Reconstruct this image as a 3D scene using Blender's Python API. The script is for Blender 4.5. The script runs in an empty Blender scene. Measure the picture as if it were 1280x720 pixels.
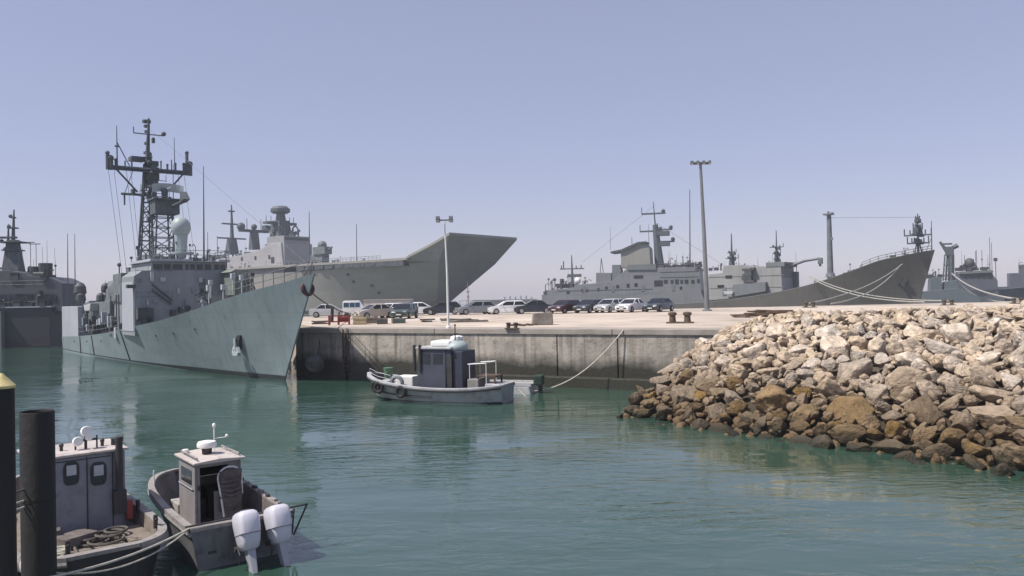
import bpy, bmesh, math, random
from mathutils import Vector, Matrix, noise
R = math.radians
C = bpy.context.scene.collection
scene = bpy.context.scene

# ------------------------------------------------------------------ camera
CAM = Vector((0, 0, 5.5))
FPX = 1000.0
ROLL, PITCH = R(1.1), math.atan(8 / FPX)
cr, sr = math.cos(ROLL), math.sin(ROLL)
fwd = Vector((0, math.cos(PITCH), math.sin(PITCH)))
up0 = Vector((0, -math.sin(PITCH), math.cos(PITCH)))
RIGHT = Vector((1, 0, 0)) * cr - up0 * sr
UP = up0 * cr + Vector((1, 0, 0)) * sr
cam_data = bpy.data.cameras.new('camera')
cam_data.sensor_width = 36
cam_data.lens = 36 * FPX / 1280
cam_data.clip_start = 0.1
cam_data.clip_end = 12000
cam = bpy.data.objects.new('camera', cam_data)
m = Matrix((RIGHT, UP, -fwd)).transposed().to_4x4()
m.translation = CAM
cam.matrix_world = m
C.objects.link(cam)
scene.camera = cam

# ------------------------------------------------------------------ sky, sun, exposure
SUN_DIR = Vector((-0.90, -0.34, 0)).normalized()
SUN_EL = R(56)
world = bpy.data.worlds.new('World')
scene.world = world
world.use_nodes = True
nt = world.node_tree
for n in list(nt.nodes):
    nt.nodes.remove(n)
wo = nt.nodes.new('ShaderNodeOutputWorld')
bg = nt.nodes.new('ShaderNodeBackground')
sky = nt.nodes.new('ShaderNodeTexSky')
sky.sky_type = 'NISHITA'
sky.sun_disc = False
sky.sun_elevation = SUN_EL
sky.sun_rotation = math.atan2(SUN_DIR.x, SUN_DIR.y)
sky.altitude = 0
sky.air_density = 1.0
sky.dust_density = 0.6
sky.ozone_density = 3.5
tint = nt.nodes.new('ShaderNodeMix')
tint.data_type = 'RGBA'
tint.blend_type = 'MULTIPLY'
tint.inputs[0].default_value = 1.0
tint.inputs[7].default_value = (1.10, 0.90, 0.97, 1)
nt.links.new(sky.outputs[0], tint.inputs[6])
veil = nt.nodes.new('ShaderNodeMix')                              # thin even summer haze over the whole sky
veil.data_type = 'RGBA'
veil.inputs[0].default_value = 0.48
veil.inputs[7].default_value = (3.65, 3.8, 5.0, 1)
nt.links.new(tint.outputs[2], veil.inputs[6])
nt.links.new(veil.outputs[2], bg.inputs[0])
bg.inputs[1].default_value = 0.098
nt.links.new(bg.outputs[0], wo.inputs[0])
sl = bpy.data.lights.new('sun', 'SUN')
sl.energy = 4.3
sl.angle = R(0.6)
sl.color = (1.0, 0.95, 0.87)
sun = bpy.data.objects.new('sun', sl)
sd = Vector((SUN_DIR.x * math.cos(SUN_EL), SUN_DIR.y * math.cos(SUN_EL), math.sin(SUN_EL)))
sun.rotation_euler = sd.to_track_quat('Z', 'Y').to_euler()
sun.location = (0, 0, 60)
C.objects.link(sun)
vs = scene.view_settings
vs.view_transform = 'Standard'
vs.look = 'None'
vs.gamma = 1
vs.use_curve_mapping = False
vs.exposure = 0.40
scene.cycles.max_bounces = 6
scene.cycles.use_denoising = True

# ------------------------------------------------------------------ helpers
def ray(px, py):
    """direction of the sight line through a point of the photograph (1280 x 720)"""
    return fwd + RIGHT * ((px - 640) / FPX) + UP * ((360 - py) / FPX)

def at_z(px, py, z):
    d = ray(px, py)
    return CAM + d * ((z - CAM.z) / d.z)

def at_d(px, py, D):
    d = ray(px, py)
    return CAM + d * (D / d.y)

class Frame:
    """a ship or boat: origin and heading, used to survey its outline on planes of its own"""
    def __init__(s, loc, heading):
        s.loc = Vector(loc)
        h = Vector((heading[0], heading[1], 0)).normalized()
        s.rz = math.atan2(h.y, h.x)
        s.M = Matrix.Translation(s.loc) @ Matrix.Rotation(s.rz, 4, 'Z')
        s.I = s.M.inverted()
        s.c = s.I @ CAM
    def _hit(s, px, py, axis, val):
        d = s.I.to_3x3() @ ray(px, py)
        return s.c + d * ((val - s.c[axis]) / d[axis])
    def y(s, px, py, v=0.0):
        p = s._hit(px, py, 1, v); return (p.x, p.z)
    def x(s, px, py, v=0.0):
        p = s._hit(px, py, 0, v); return (p.y, p.z)
    def z(s, px, py, v=0.0):
        p = s._hit(px, py, 2, v); return (p.x, p.y)
    def D(s, x, y=0):
        return (s.M @ Vector((x, y, 0))).y

class MB:
    def __init__(s):
        s.v = []; s.f = []; s.mi = []; s.cur = 0
    def _add(s, vs, fs):
        o = len(s.v)
        s.v += [tuple(v) for v in vs]
        for f in fs:
            s.f.append(tuple(i + o for i in f)); s.mi.append(s.cur)
        return s
    def box(s, c, size, rot=None, taper=1.0):
        hx, hy, hz = size[0] / 2, size[1] / 2, size[2] / 2
        vs = []
        for z, k in ((-hz, 1.0), (hz, taper)):
            for x, y in ((-hx, -hy), (hx, -hy), (hx, hy), (-hx, hy)):
                vs.append(Vector((x * k, y * k, z)))
        if rot is not None:
            if not isinstance(rot, Matrix):
                rot = Matrix.Rotation(rot, 3, 'Z')
            vs = [rot @ v for v in vs]
        c = Vector(c)
        return s._add([v + c for v in vs], [(0, 3, 2, 1), (4, 5, 6, 7), (0, 1, 5, 4), (1, 2, 6, 5), (2, 3, 7, 6), (3, 0, 4, 7)])
    def bb(s, x0, x1, y0, y1, z0, z1):
        return s.box(((x0 + x1) / 2, (y0 + y1) / 2, (z0 + z1) / 2), (abs(x1 - x0), abs(y1 - y0), abs(z1 - z0)))
    def prism(s, poly, y0, y1, axis='y', taper=1.0):
        """polygon of (a, z) pairs swept along an axis; 'y': a is x; 'x': a is y; 'z': poly is (x, y)"""
        n = len(poly)
        ca = sum(p[0] for p in poly) / n; cb = sum(p[1] for p in poly) / n
        vs = []
        for k, q in ((y0, 1.0), (y1, taper)):
            for a, b in poly:
                a = ca + (a - ca) * q; b = cb + (b - cb) * q
                vs.append((a, k, b) if axis == 'y' else (k, a, b) if axis == 'x' else (a, b, k))
        fs = [tuple(range(n))[::-1], tuple(range(n, 2 * n))]
        for i in range(n):
            j = (i + 1) % n
            fs.append((i, j, n + j, n + i))
        return s._add(vs, fs)
    def frustum(s, bot, top):
        """ring of points to ring of points"""
        n = len(bot)
        fs = [tuple(range(n))[::-1], tuple(range(n, 2 * n))]
        for i in range(n):
            j = (i + 1) % n
            fs.append((i, j, n + j, n + i))
        return s._add(list(bot) + list(top), fs)
    def tube(s, pts, r, n=6, r2=None, caps=True):
        pts = [Vector(p) for p in pts]
        N = len(pts)
        if r2 is None: r2 = r
        vs = []
        t0 = (pts[1] - pts[0]).normalized()
        a = Vector((0, 0, 1)) if abs(t0.z) < .9 else Vector((1, 0, 0))
        u = t0.cross(a).normalized()
        for i, p in enumerate(pts):
            t = (pts[min(i + 1, N - 1)] - pts[max(i - 1, 0)]).normalized()
            u = (u - t * u.dot(t))
            u = u.normalized() if u.length > 1e-6 else t.orthogonal().normalized()
            w = t.cross(u)
            rr = r + (r2 - r) * i / max(1, N - 1)
            for k in range(n):
                an = 2 * math.pi * k / n
                vs.append(p + (u * math.cos(an) + w * math.sin(an)) * rr)
        fs = []
        for i in range(N - 1):
            for k in range(n):
                j = (k + 1) % n
                fs.append((i * n + k, i * n + j, (i + 1) * n + j, (i + 1) * n + k))
        if caps:
            fs.append(tuple(range(n))[::-1]); fs.append(tuple((N - 1) * n + k for k in range(n)))
        return s._add(vs, fs)
    def lathe(s, prof, c=(0, 0, 0), n=16, rot=None):
        """profile of (r, z) turned about z"""
        c = Vector(c); vs = []
        for r, z in prof:
            for k in range(n):
                an = 2 * math.pi * k / n
                v = Vector((r * math.cos(an), r * math.sin(an), z))
                if rot is not None: v = rot @ v
                vs.append(v + c)
        fs = []
        for i in range(len(prof) - 1):
            for k in range(n):
                j = (k + 1) % n
                fs.append((i * n + k, i * n + j, (i + 1) * n + j, (i + 1) * n + k))
        fs.append(tuple(range(n))[::-1]); fs.append(tuple((len(prof) - 1) * n + k for k in range(n)))
        return s._add(vs, fs)
    def ball(s, c, r, n=12, sz=1.0, sx=1.0, sy=1.0):
        prof = [(max(1e-3, math.sin(math.pi * i / n)) , -math.cos(math.pi * i / n)) for i in range(n + 1)]
        vs0 = len(s.v)
        s.lathe(prof, (0, 0, 0), n * 2)
        for i in range(vs0, len(s.v)):
            x, y, z = s.v[i]
            s.v[i] = (c[0] + x * r * sx, c[1] + y * r * sy, c[2] + z * r * sz)
        return s
    def torus(s, c, R0, r, rot=None, n=20, k=10, sz=1.0):
        c = Vector(c); vs = []; fs = []
        for i in range(n):
            a = 2 * math.pi * i / n
            for j in range(k):
                b = 2 * math.pi * j / k
                v = Vector(((R0 + r * math.cos(b)) * math.cos(a), (R0 + r * math.cos(b)) * math.sin(a), r * math.sin(b) * sz))
                if rot is not None: v = rot @ v
                vs.append(v + c)
        for i in range(n):
            for j in range(k):
                a, b = (i + 1) % n, (j + 1) % k
                fs.append((i * k + j, a * k + j, a * k + b, i * k + b))
        return s._add(vs, fs)
    def grid(s, rows, close=False):
        n = len(rows[0]); vs = [p for r in rows for p in r]; fs = []
        for i in range(len(rows) - 1):
            for k in range(n if close else n - 1):
                j = (k + 1) % n
                fs.append((i * n + k, i * n + j, (i + 1) * n + j, (i + 1) * n + k))
        return s._add(vs, fs)
    def rail(s, pts, h=1.0, r=0.03, posts=True, step=1.6, levels=2):
        pts = [Vector(p) for p in pts]
        for l in range(1, levels + 1):
            s.tube([p + Vector((0, 0, h * l / levels)) for p in pts], r, 4)
        for a, b in zip(pts[:-1], pts[1:]):
            k = max(1, int((b - a).length / step))
            for i in range(k + 1):
                p = a.lerp(b, i / k)
                s.tube([p, p + Vector((0, 0, h))], r, 4)
        return s
    def lattice(s, base, top, w0, w1, n, r=0.05):
        """square lattice mast between two points"""
        base, top = Vector(base), Vector(top)
        cs = [(-1, -1), (1, -1), (1, 1), (-1, 1)]
        def P(i, t):
            w = (w0 + (w1 - w0) * t) / 2
            return base.lerp(top, t) + Vector((cs[i % 4][0] * w, cs[i % 4][1] * w, 0))
        for i in range(4):
            s.tube([P(i, 0), P(i, 1)], r * 1.3, 5)
            for k in range(n):
                a, b = k / n, (k + 1) / n
                s.tube([P(i, a), P(i + 1, b)] if k % 2 else [P(i + 1, a), P(i, b)], r * .7, 4)
                s.tube([P(i, b), P(i + 1, b)], r * .7, 4)
        return s
    def build(s, name, mat, parent=None, smooth=False, bevel=0.0, loc=None, rz=0, angle=35):
        me = bpy.data.meshes.new(name)
        me.from_pydata(s.v, [], s.f)
        mats = mat if isinstance(mat, (list, tuple)) else [mat]
        for mm in mats: me.materials.append(mm)
        for p, k in zip(me.polygons, s.mi): p.material_index = k
        bm = bmesh.new(); bm.from_mesh(me)
        bmesh.ops.recalc_face_normals(bm, faces=bm.faces)
        if bevel:
            es = [e for e in bm.edges if len(e.link_faces) == 2 and e.calc_face_angle(0) > R(30)]
            bmesh.ops.bevel(bm, geom=es, offset=bevel, segments=2, affect='EDGES', profile=.6, clamp_overlap=True)
        if smooth:
            for f in bm.faces: f.smooth = True
            for e in bm.edges:
                if len(e.link_faces) == 2 and e.calc_face_angle(0) > R(angle): e.smooth = False
        bm.to_mesh(me); bm.free()
        o = bpy.data.objects.new(name, me)
        C.objects.link(o)
        if parent is not None: o.parent = parent
        if loc is not None: o.location = loc
        if rz: o.rotation_euler = (0, 0, rz)
        return o

def tag(o, label=None, cat=None, group=None, kind=None):
    if label: o['label'] = label
    if cat: o['category'] = cat
    if group: o['group'] = group
    if kind: o['kind'] = kind
    return o

def thing(name, label, cat, loc=(0, 0, 0), rz=0, group=None):
    o = bpy.data.objects.new(name, None)
    o.empty_display_size = .3
    C.objects.link(o)
    o.location = loc
    o.rotation_euler = (0, 0, rz)
    return tag(o, label, cat, group)

def dup(root, loc, rz, label, group=None, scale=None):
    r = root.copy(); C.objects.link(r)
    r.location = loc; r.rotation_euler = (0, 0, rz)
    r['label'] = label
    if group: r['group'] = group
    if scale: r.scale = scale
    for ch in list(root.children):
        c = ch.copy(); C.objects.link(c); c.parent = r
        for g in list(ch.children):
            d = g.copy(); C.objects.link(d); d.parent = c
    return r

# ------------------------------------------------------------------ materials
def mat(name, col, rough=.6, var=.12, scale=1.5, streak=0.0, streak_col=None, metal=0.0, bump=0.0, bscale=20.0,
        rust=0.0, spec=.5, dirt=None, dirt_amt=0.0, wetz=None, wet_col=(.03, .035, .025), rand=0.0, coat=0.0, world_z=False, bdist=.05, plates=None):
    """painted / weathered surface: base colour, soft patches, vertical runs, rust spots, tide staining"""
    mt = bpy.data.materials.new(name); mt.use_nodes = True
    t = mt.node_tree; N = t.nodes; L = t.links
    b = N['Principled BSDF']
    b.inputs['Roughness'].default_value = rough
    b.inputs['Metallic'].default_value = metal
    b.inputs['Specular IOR Level'].default_value = spec
    if coat: b.inputs['Coat Weight'].default_value = coat
    co = N.new('ShaderNodeNewGeometry') if world_z else N.new('ShaderNodeTexCoord')
    V = co.outputs['Position'] if world_z else co.outputs['Object']
    def mix(a, bb, fac, mode='MIX'):
        x = N.new('ShaderNodeMix'); x.data_type = 'RGBA'; x.blend_type = mode
        for sock, val in ((x.inputs[6], a), (x.inputs[7], bb), (x.inputs[0], fac)):
            if hasattr(val, 'is_output'): L.new(val, sock)
            elif isinstance(val, (int, float)): sock.default_value = val
            else: sock.default_value = tuple(val) + ((1,) if len(val) == 3 else ())
        return x.outputs[2]
    def noi(sc, detail=4, mapscale=None, w=.55):
        n = N.new('ShaderNodeTexNoise'); n.inputs['Scale'].default_value = sc
        n.inputs['Detail'].default_value = detail; n.inputs['Roughness'].default_value = w
        if mapscale:
            mp = N.new('ShaderNodeMapping'); mp.inputs['Scale'].default_value = mapscale
            L.new(V, mp.inputs[0]); L.new(mp.outputs[0], n.inputs['Vector'])
        else: L.new(V, n.inputs['Vector'])
        return n.outputs['Fac']
    def ramp(fac, a, bb):
        r = N.new('ShaderNodeMapRange'); r.inputs[1].default_value = a; r.inputs[2].default_value = bb
        L.new(fac, r.inputs[0]); return r.outputs[0]
    c = tuple(col)
    lo = tuple(x * (1 - var) for x in c); hi = tuple(min(1, x * (1 + var)) for x in c)
    out = mix(lo, hi, ramp(noi(scale), .3, .7))
    if streak:
        sc = streak_col or tuple(x * .45 for x in c)
        f = ramp(noi(1.0, 5, (2.6, 2.6, .12)), .48, .75)
        mm = N.new('ShaderNodeMath'); mm.operation = 'MULTIPLY'; mm.inputs[1].default_value = streak
        L.new(f, mm.inputs[0]); out = mix(out, sc, mm.outputs[0])
    if dirt is not None:
        f = ramp(noi(scale * 3.1, 6, None, .65), .5, .68)
        mm = N.new('ShaderNodeMath'); mm.operation = 'MULTIPLY'; mm.inputs[1].default_value = dirt_amt
        L.new(f, mm.inputs[0]); out = mix(out, dirt, mm.outputs[0])
    if plates:
        s3 = N.new('ShaderNodeSeparateXYZ'); c3 = N.new('ShaderNodeCombineXYZ'); L.new(V, s3.inputs[0])
        sm = N.new('ShaderNodeMath'); sm.operation = 'ADD'; L.new(s3.outputs['X'], sm.inputs[0]); L.new(s3.outputs['Y'], sm.inputs[1])
        L.new(sm.outputs[0], c3.inputs['X']); L.new(s3.outputs['Z'], c3.inputs['Y'])
        bk = N.new('ShaderNodeTexBrick'); L.new(c3.outputs[0], bk.inputs['Vector'])
        bk.inputs['Color1'].default_value = (1, 1, 1, 1); bk.inputs['Color2'].default_value = (.86, .87, .88, 1); bk.inputs['Mortar'].default_value = (.72, .72, .72, 1)
        bk.inputs['Scale'].default_value = 1.0; bk.inputs['Mortar Size'].default_value = plates[2]; bk.inputs['Mortar Smooth'].default_value = .6
        bk.inputs['Brick Width'].default_value = plates[0]; bk.inputs['Row Height'].default_value = plates[1]
        out = mix(out, bk.outputs['Color'], .75, 'MULTIPLY')
    if rust:
        f = ramp(noi(.9, 6, (1.6, 1.6, .35), .7), .66 - rust * .1, .74)
        out = mix(out, (.16, .075, .035), f)
    if rand:
        oi = N.new('ShaderNodeObjectInfo')
        rr = N.new('ShaderNodeMapRange'); rr.inputs[3].default_value = 1 - rand; rr.inputs[4].default_value = 1 + rand
        L.new(oi.outputs['Random'], rr.inputs[0])
        hs = N.new('ShaderNodeHueSaturation'); L.new(out, hs.inputs['Color']); L.new(rr.outputs[0], hs.inputs['Value'])
        r2 = N.new('ShaderNodeMath'); r2.operation = 'FRACT'
        r3 = N.new('ShaderNodeMath'); r3.operation = 'MULTIPLY'; r3.inputs[1].default_value = 7.3
        L.new(oi.outputs['Random'], r3.inputs[0]); L.new(r3.outputs[0], r2.inputs[0])
        r4 = N.new('ShaderNodeMapRange'); r4.inputs[3].default_value = .75; r4.inputs[4].default_value = 1.3
        L.new(r2.outputs[0], r4.inputs[0]); L.new(r4.outputs[0], hs.inputs['Saturation'])
        out = hs.outputs[0]
    if wetz:
        gp = N.new('ShaderNodeNewGeometry'); sx = N.new('ShaderNodeSeparateXYZ'); L.new(gp.outputs['Position'], sx.inputs[0])
        nn = N.new('ShaderNodeTexNoise'); nn.inputs['Scale'].default_value = .8; nn.inputs['Detail'].default_value = 5
        L.new(gp.outputs['Position'], nn.inputs['Vector'])
        ad = N.new('ShaderNodeMath'); ad.operation = 'MULTIPLY_ADD'; ad.inputs[1].default_value = wetz[2]
        L.new(nn.outputs['Fac'], ad.inputs[0]); L.new(sx.outputs['Z'], ad.inputs[2])
        f = ramp(ad.outputs[0], wetz[1] + wetz[2] * .5, wetz[0] + wetz[2] * .5)
        out = mix(out, wet_col, f)
        rg = N.new('ShaderNodeMapRange'); rg.inputs[3].default_value = rough; rg.inputs[4].default_value = max(.25, rough - .35)
        L.new(f, rg.inputs[0]); L.new(rg.outputs[0], b.inputs['Roughness'])
    L.new(out, b.inputs['Base Color'])
    if bump:
        bp = N.new('ShaderNodeBump'); bp.inputs['Strength'].default_value = bump; bp.inputs['Distance'].default_value = bdist
        L.new(noi(bscale, 6, None, .6), bp.inputs['Height']); L.new(bp.outputs[0], b.inputs['Normal'])
    return mt

def glassm(name, col=(.02, .025, .03), rough=.08):
    mt = bpy.data.materials.new(name); mt.use_nodes = True
    b = mt.node_tree.nodes['Principled BSDF']
    nz = mt.node_tree.nodes.new('ShaderNodeTexNoise'); nz.inputs['Scale'].default_value = 2
    mr = mt.node_tree.nodes.new('ShaderNodeMapRange'); mr.inputs[3].default_value = rough * .6; mr.inputs[4].default_value = rough * 1.6
    mt.node_tree.links.new(nz.outputs['Fac'], mr.inputs[0]); mt.node_tree.links.new(mr.outputs[0], b.inputs['Roughness'])
    b.inputs['Base Color'].default_value = (*col, 1)
    b.inputs['Specular IOR Level'].default_value = .6
    return mt

M = {}
M['glass'] = glassm('window_glass')
M['concrete'] = mat('quay_concrete', (.36, .32, .275), .9, .32, .55, .9, (.085, .075, .065), bump=.7, bscale=5, dirt=(.15, .125, .10), dirt_amt=.7, wetz=(1.1, 1.9, 1.2), wet_col=(.030, .028, .018))
M['coping'] = mat('coping_concrete', (.30, .265, .235), .9, .2, .6, bump=.4, bscale=8, dirt=(.25, .21, .17), dirt_amt=.6)
M['footing'] = mat('footing_concrete', (.10, .088, .068), .8, .25, .7, .4, bump=.6, bscale=5, wetz=(.7, 1.5, .4), wet_col=(.035, .034, .022))
M['pavement'] = mat('dusty_pavement', (.47, .40, .335), .95, .2, .09, bump=.3, bscale=9, dirt=(.27, .215, .17), dirt_amt=.7, spec=.2)
M['black'] = mat('black_rubber', (.018, .018, .018), .75, .3, 4, bump=.2)
M['rope'] = mat('pale_rope', (.50, .47, .40), .9, .2, 9, bump=.5, bscale=60)
M['dark_rope'] = mat('dark_rope', (.10, .09, .08), .9, .2, 9)
M['white'] = mat('white_paint', (.74, .73, .70), .5, .06, 2)
M['steel'] = mat('galvanised_steel', (.36, .37, .38), .55, .15, 2, metal=.3)

# ------------------------------------------------------------------ water
def water_material():
    mt = bpy.data.materials.new('harbour_water'); mt.use_nodes = True
    t = mt.node_tree; N = t.nodes; L = t.links; b = N['Principled BSDF']
    b.inputs['Roughness'].default_value = .06
    b.inputs['IOR'].default_value = 1.8
    g = N.new('ShaderNodeNewGeometry')
    def noi(sc, mp, detail, rot=0, dist=0.0):
        m = N.new('ShaderNodeMapping'); m.inputs['Scale'].default_value = mp; m.inputs['Rotation'].default_value = (0, 0, rot)
        L.new(g.outputs['Position'], m.inputs[0])
        n = N.new('ShaderNodeTexNoise'); n.inputs['Scale'].default_value = sc; n.inputs['Detail'].default_value = detail
        n.inputs['Distortion'].default_value = dist
        L.new(m.outputs[0], n.inputs['Vector']); return n.outputs['Fac']
    pc = N.new('ShaderNodeMix'); pc.data_type = 'RGBA'
    pc.inputs[6].default_value = (.024, .060, .043, 1); pc.inputs[7].default_value = (.034, .075, .054, 1)
    L.new(noi(.06, (1, 1, 1), 3), pc.inputs[0]); L.new(pc.outputs[2], b.inputs['Base Color'])
    def bump(h, dist, strength, prev=None):
        x = N.new('ShaderNodeBump'); x.inputs['Distance'].default_value = dist; x.inputs['Strength'].default_value = strength
        L.new(h, x.inputs['Height'])
        if prev: L.new(prev, x.inputs['Normal'])
        return x.outputs[0]
    # calm and ruffled patches
    pt = N.new('ShaderNodeMapRange'); pt.inputs[1].default_value = .38; pt.inputs[2].default_value = .62
    pt.inputs[3].default_value = .05; pt.inputs[4].default_value = 1.25
    L.new(noi(.09, (1, 1.6, 1), 2), pt.inputs[0])
    h = noi(1.7, (.65, 1.6, 1), 4, .35, .5)
    mu = N.new('ShaderNodeMath'); mu.operation = 'MULTIPLY'; L.new(h, mu.inputs[0]); L.new(pt.outputs[0], mu.inputs[1])
    n1 = bump(noi(.34, (.7, 1.3, 1), 2, .25), .16, .4)
    n2 = bump(mu.outputs[0], .075, .7, n1)
    L.new(n2, b.inputs['Normal'])
    return mt
w = MB()
w.grid([[(-900, -40, 0), (900, -40, 0)], [(-900, 1100, 0), (900, 1100, 0)]])
tag(w.build('water', water_material()), kind='structure')

# ------------------------------------------------------------------ quay
QZ = 3.4
WA = Vector((-15.5, 57.0, 0)); WB = Vector((10.06, 43.75, 0))
WD = (WB - WA).normalized(); WN = Vector((WD.y, -WD.x, 0))          # WN points to the water
WL = 62.0
wall = thing('quay_wall', 'long streaked concrete quay wall with dark wet foot behind the small harbour boats', 'quay wall', WA, math.atan2(WD.y, WD.x))
# local: x along the wall, -y towards the water
def panelled_wall():
    b = MB(); x = 0.0; rnd = random.Random(4)
    joints = [0, 4.6, 20.4, 24.2, 38, WL]
    for a, c in zip(joints[:-1], joints[1:]):
        b.bb(a + (.16 if a == 4.6 else .035), c - (.16 if c == 4.6 else .035), 0, 2.0, -2, QZ - .34)
    b.bb(.02, WL - .02, .28, 2.2, -2, QZ - .35)
    return b
panelled_wall().build('wall_face', M['concrete'], wall, bevel=.03)
b = MB()
for a, c in ((-.06, 11.8), (11.83, 23.9), (23.93, 38), (38.03, WL)):
    b.bb(a, c, -.09, 2.0, QZ - .338, QZ)
b.build('coping', M['coping'], wall, bevel=.04)
b = MB(); b.bb(15.5, 40, -.6, -.004, -2, .62)
b.build('footing', M['footing'], wall, bevel=.06)
rnd = random.Random(11)
b = MB()
for dx in (-.22, .22):
    b.bb(4.6 + dx - .035, 4.6 + dx + .035, -.16, -.10, .3, QZ - .1)
for i in range(9):
    b.bb(4.38, 4.82, -.15, -.11, .5 + i * .31, .54 + i * .31)
M['rust'] = mat('rusty_iron', (.085, .055, .04), .9, .4, 3, bump=.4)
b.build('ladder', M['rust'], wall)

# pavement: one sheet over the mole, running out of sight on the right
def quay_pt(t, off=0): return WA + WD * t - WN * off
pv = MB()
L0 = quay_pt(.0, 2.0); R0 = quay_pt(WL, 2.0)
left = [(-15.5, 58.9), (-19, 69), (-23.5, 82), (-26.5, 92.0)]
poly = [(L0.x, L0.y), (R0.x, R0.y), (120, 0), (160, 104), (58, 99.5), (-26.5, 92.0), (-23.5, 82), (-19, 69)]
pv.prism(poly, -2, QZ - .004, axis='z')
tag(pv.build('pavement', M['pavement']), kind='structure')

# ------------------------------------------------------------------ rubble slope
def rock_material(name, col, **k):
    return mat(name, col, .92, .34, 1.3, bump=1.0, bscale=3.2, bdist=.16, dirt=tuple(x * .45 for x in col), dirt_amt=.75, rand=.22, spec=.25, **k)
M['rock'] = rock_material('limestone', (.545, .455, .362), wetz=(.6, 2.9, 1.1), wet_col=(.135, .090, .048))
M['rock_wet'] = rock_material('stained_limestone', (.20, .14, .078), wetz=(.1, .7, .45), wet_col=(.034, .031, .02))
M['rubble'] = mat('rubble', (.10, .08, .062), .95, .3, 1.5, bump=.8, bscale=6, wetz=(.4, 2.2, .8), wet_col=(.045, .036, .024), spec=.2)  # bank colour kept dark to paint shadow into the gaps between boulders
def rock_mesh(seed, sub=4):
    r = random.Random(seed); bm = bmesh.new()
    bmesh.ops.create_icosphere(bm, subdivisions=sub, radius=1)
    planes = []
    for k in range(r.randint(13, 18)):
        n = Vector((r.gauss(0, 1), r.gauss(0, 1), r.gauss(0, 1))).normalized()
        planes.append((n, r.uniform(.46, .84)))
    off = Vector((seed * 3.1, seed * 1.7, 0))
    for v in bm.verts:
        v.co *= 1 + .20 * noise.fractal(v.co * 1.1 + off, 1.0, 2.0, 2)
        for n, d in planes:
            e = v.co.dot(n) - d
            if e > 0: v.co -= n * e * .97
        v.co *= 1 + .07 * noise.fractal(v.co * 3.2 + off, 1.0, 2.0, 4)
        v.co += v.co.normalized() * +.035 * noise.noise(v.co * 7 + off)
    for f in bm.faces: f.smooth = True
    for e in bm.edges:
        if e.calc_face_angle(0) > R(24): e.smooth = False
    me = bpy.data.meshes.new('boulder'); bm.to_mesh(me); bm.free()
    return me
BOT = [at_z(772, 519, 0), at_z(860, 535, 0), at_z(1000, 553, 0), at_z(1150, 577, 0), at_z(1290, 598, 0)]
BOT.append(BOT[-1] + (BOT[-1] - BOT[-2]) * 1.6)
TOP = [Vector((11.6, 42.0, 3.5)), Vector((12.7, 41.5, 3.95)), Vector((14.8, 40.2, 4.3)), Vector((19.3, 37.9, 4.4)), Vector((23.6, 36.2, 4.45)), Vector((31, 33, 4.4))]
def slope_pt(s, t):
    k = min(len(BOT) - 1.0001, max(0, s * (len(BOT) - 1))); i = int(k); f = k - i
    b0 = BOT[i].lerp(BOT[i + 1], f); t0 = TOP[i].lerp(TOP[i + 1], f)
    p = b0.lerp(t0, t)
    if t > 1: p.z = t0.z - (t - 1) * 5.0
    else: p.z = b0.z + (t0.z - b0.z) * (1 - (1 - t) ** 1.35)
    return p
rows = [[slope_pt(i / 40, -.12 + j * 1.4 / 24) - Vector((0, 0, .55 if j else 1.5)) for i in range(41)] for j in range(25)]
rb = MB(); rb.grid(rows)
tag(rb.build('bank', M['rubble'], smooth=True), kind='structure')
rnd = random.Random(77)
pm = [rock_mesh(k + 1) for k in range(14)]
pw = [me.copy() for me in pm]
for me in pm: me.materials.append(M['rock'])
for me in pw: me.materials.append(M['rock_wet'])
placed = []
def try_rocks(n, smin, smax, gap, sr=(0, 1), tr=(-.03, 1.12)):
    for _ in range(n):
        s, t = rnd.uniform(*sr), rnd.uniform(*tr)
        p = slope_pt(s, t)
        size = rnd.uniform(smin, smax) * (1.12 - .42 * max(0, t)) 
        if all((p - q).length > (size + r) * gap for q, r, _, _ in placed):
            placed.append((p, size, s, t))
S_IN = .86
try_rocks(85, .78, 1.05, .85, (.12, S_IN), (.15, .85))
try_rocks(4000, .46, .66, .68, (0, S_IN))
try_rocks(7000, .32, .46, .68, (0, S_IN))
placed.sort(key=lambda q: -q[1] / max(8, (q[0] - CAM).length))
print('ROCKS', len(placed))
small = placed[296:]
for k, (p, size, s, t) in enumerate(placed[:296]):
    wet = p.z + rnd.uniform(-.45, .45) < 1.2
    me = (pw if wet else pm)[rnd.randrange(14)]
    o = bpy.data.objects.new('boulder', me); C.objects.link(o)
    o.location = p + Vector((0, 0, -.12 * size))
    o.rotation_euler = (rnd.uniform(-.7, .7), rnd.uniform(-.7, .7), rnd.uniform(0, 6.28))
    q = size * .80
    o.scale = (q * rnd.uniform(1.0, 1.5), q * rnd.uniform(.8, 1.1), q * rnd.uniform(.6, .95))
    if wet: lab, grp = 'dark brown tide-stained boulder at the wet foot of the rubble slope', 'stained boulders at the foot of the rubble slope'
    elif t > .72: lab, grp = 'small pale dry boulder along the crest of the rubble slope', 'pale boulders on the crest of the rubble slope'
    elif size > .62: lab, grp = 'big pale limestone block halfway up the rubble slope', 'large pale blocks on the rubble slope'
    else: lab, grp = 'mid-sized beige boulder wedged between large blocks on the rubble slope', 'beige boulders on the rubble slope'
    tag(o, lab, 'boulder', grp)
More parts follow.
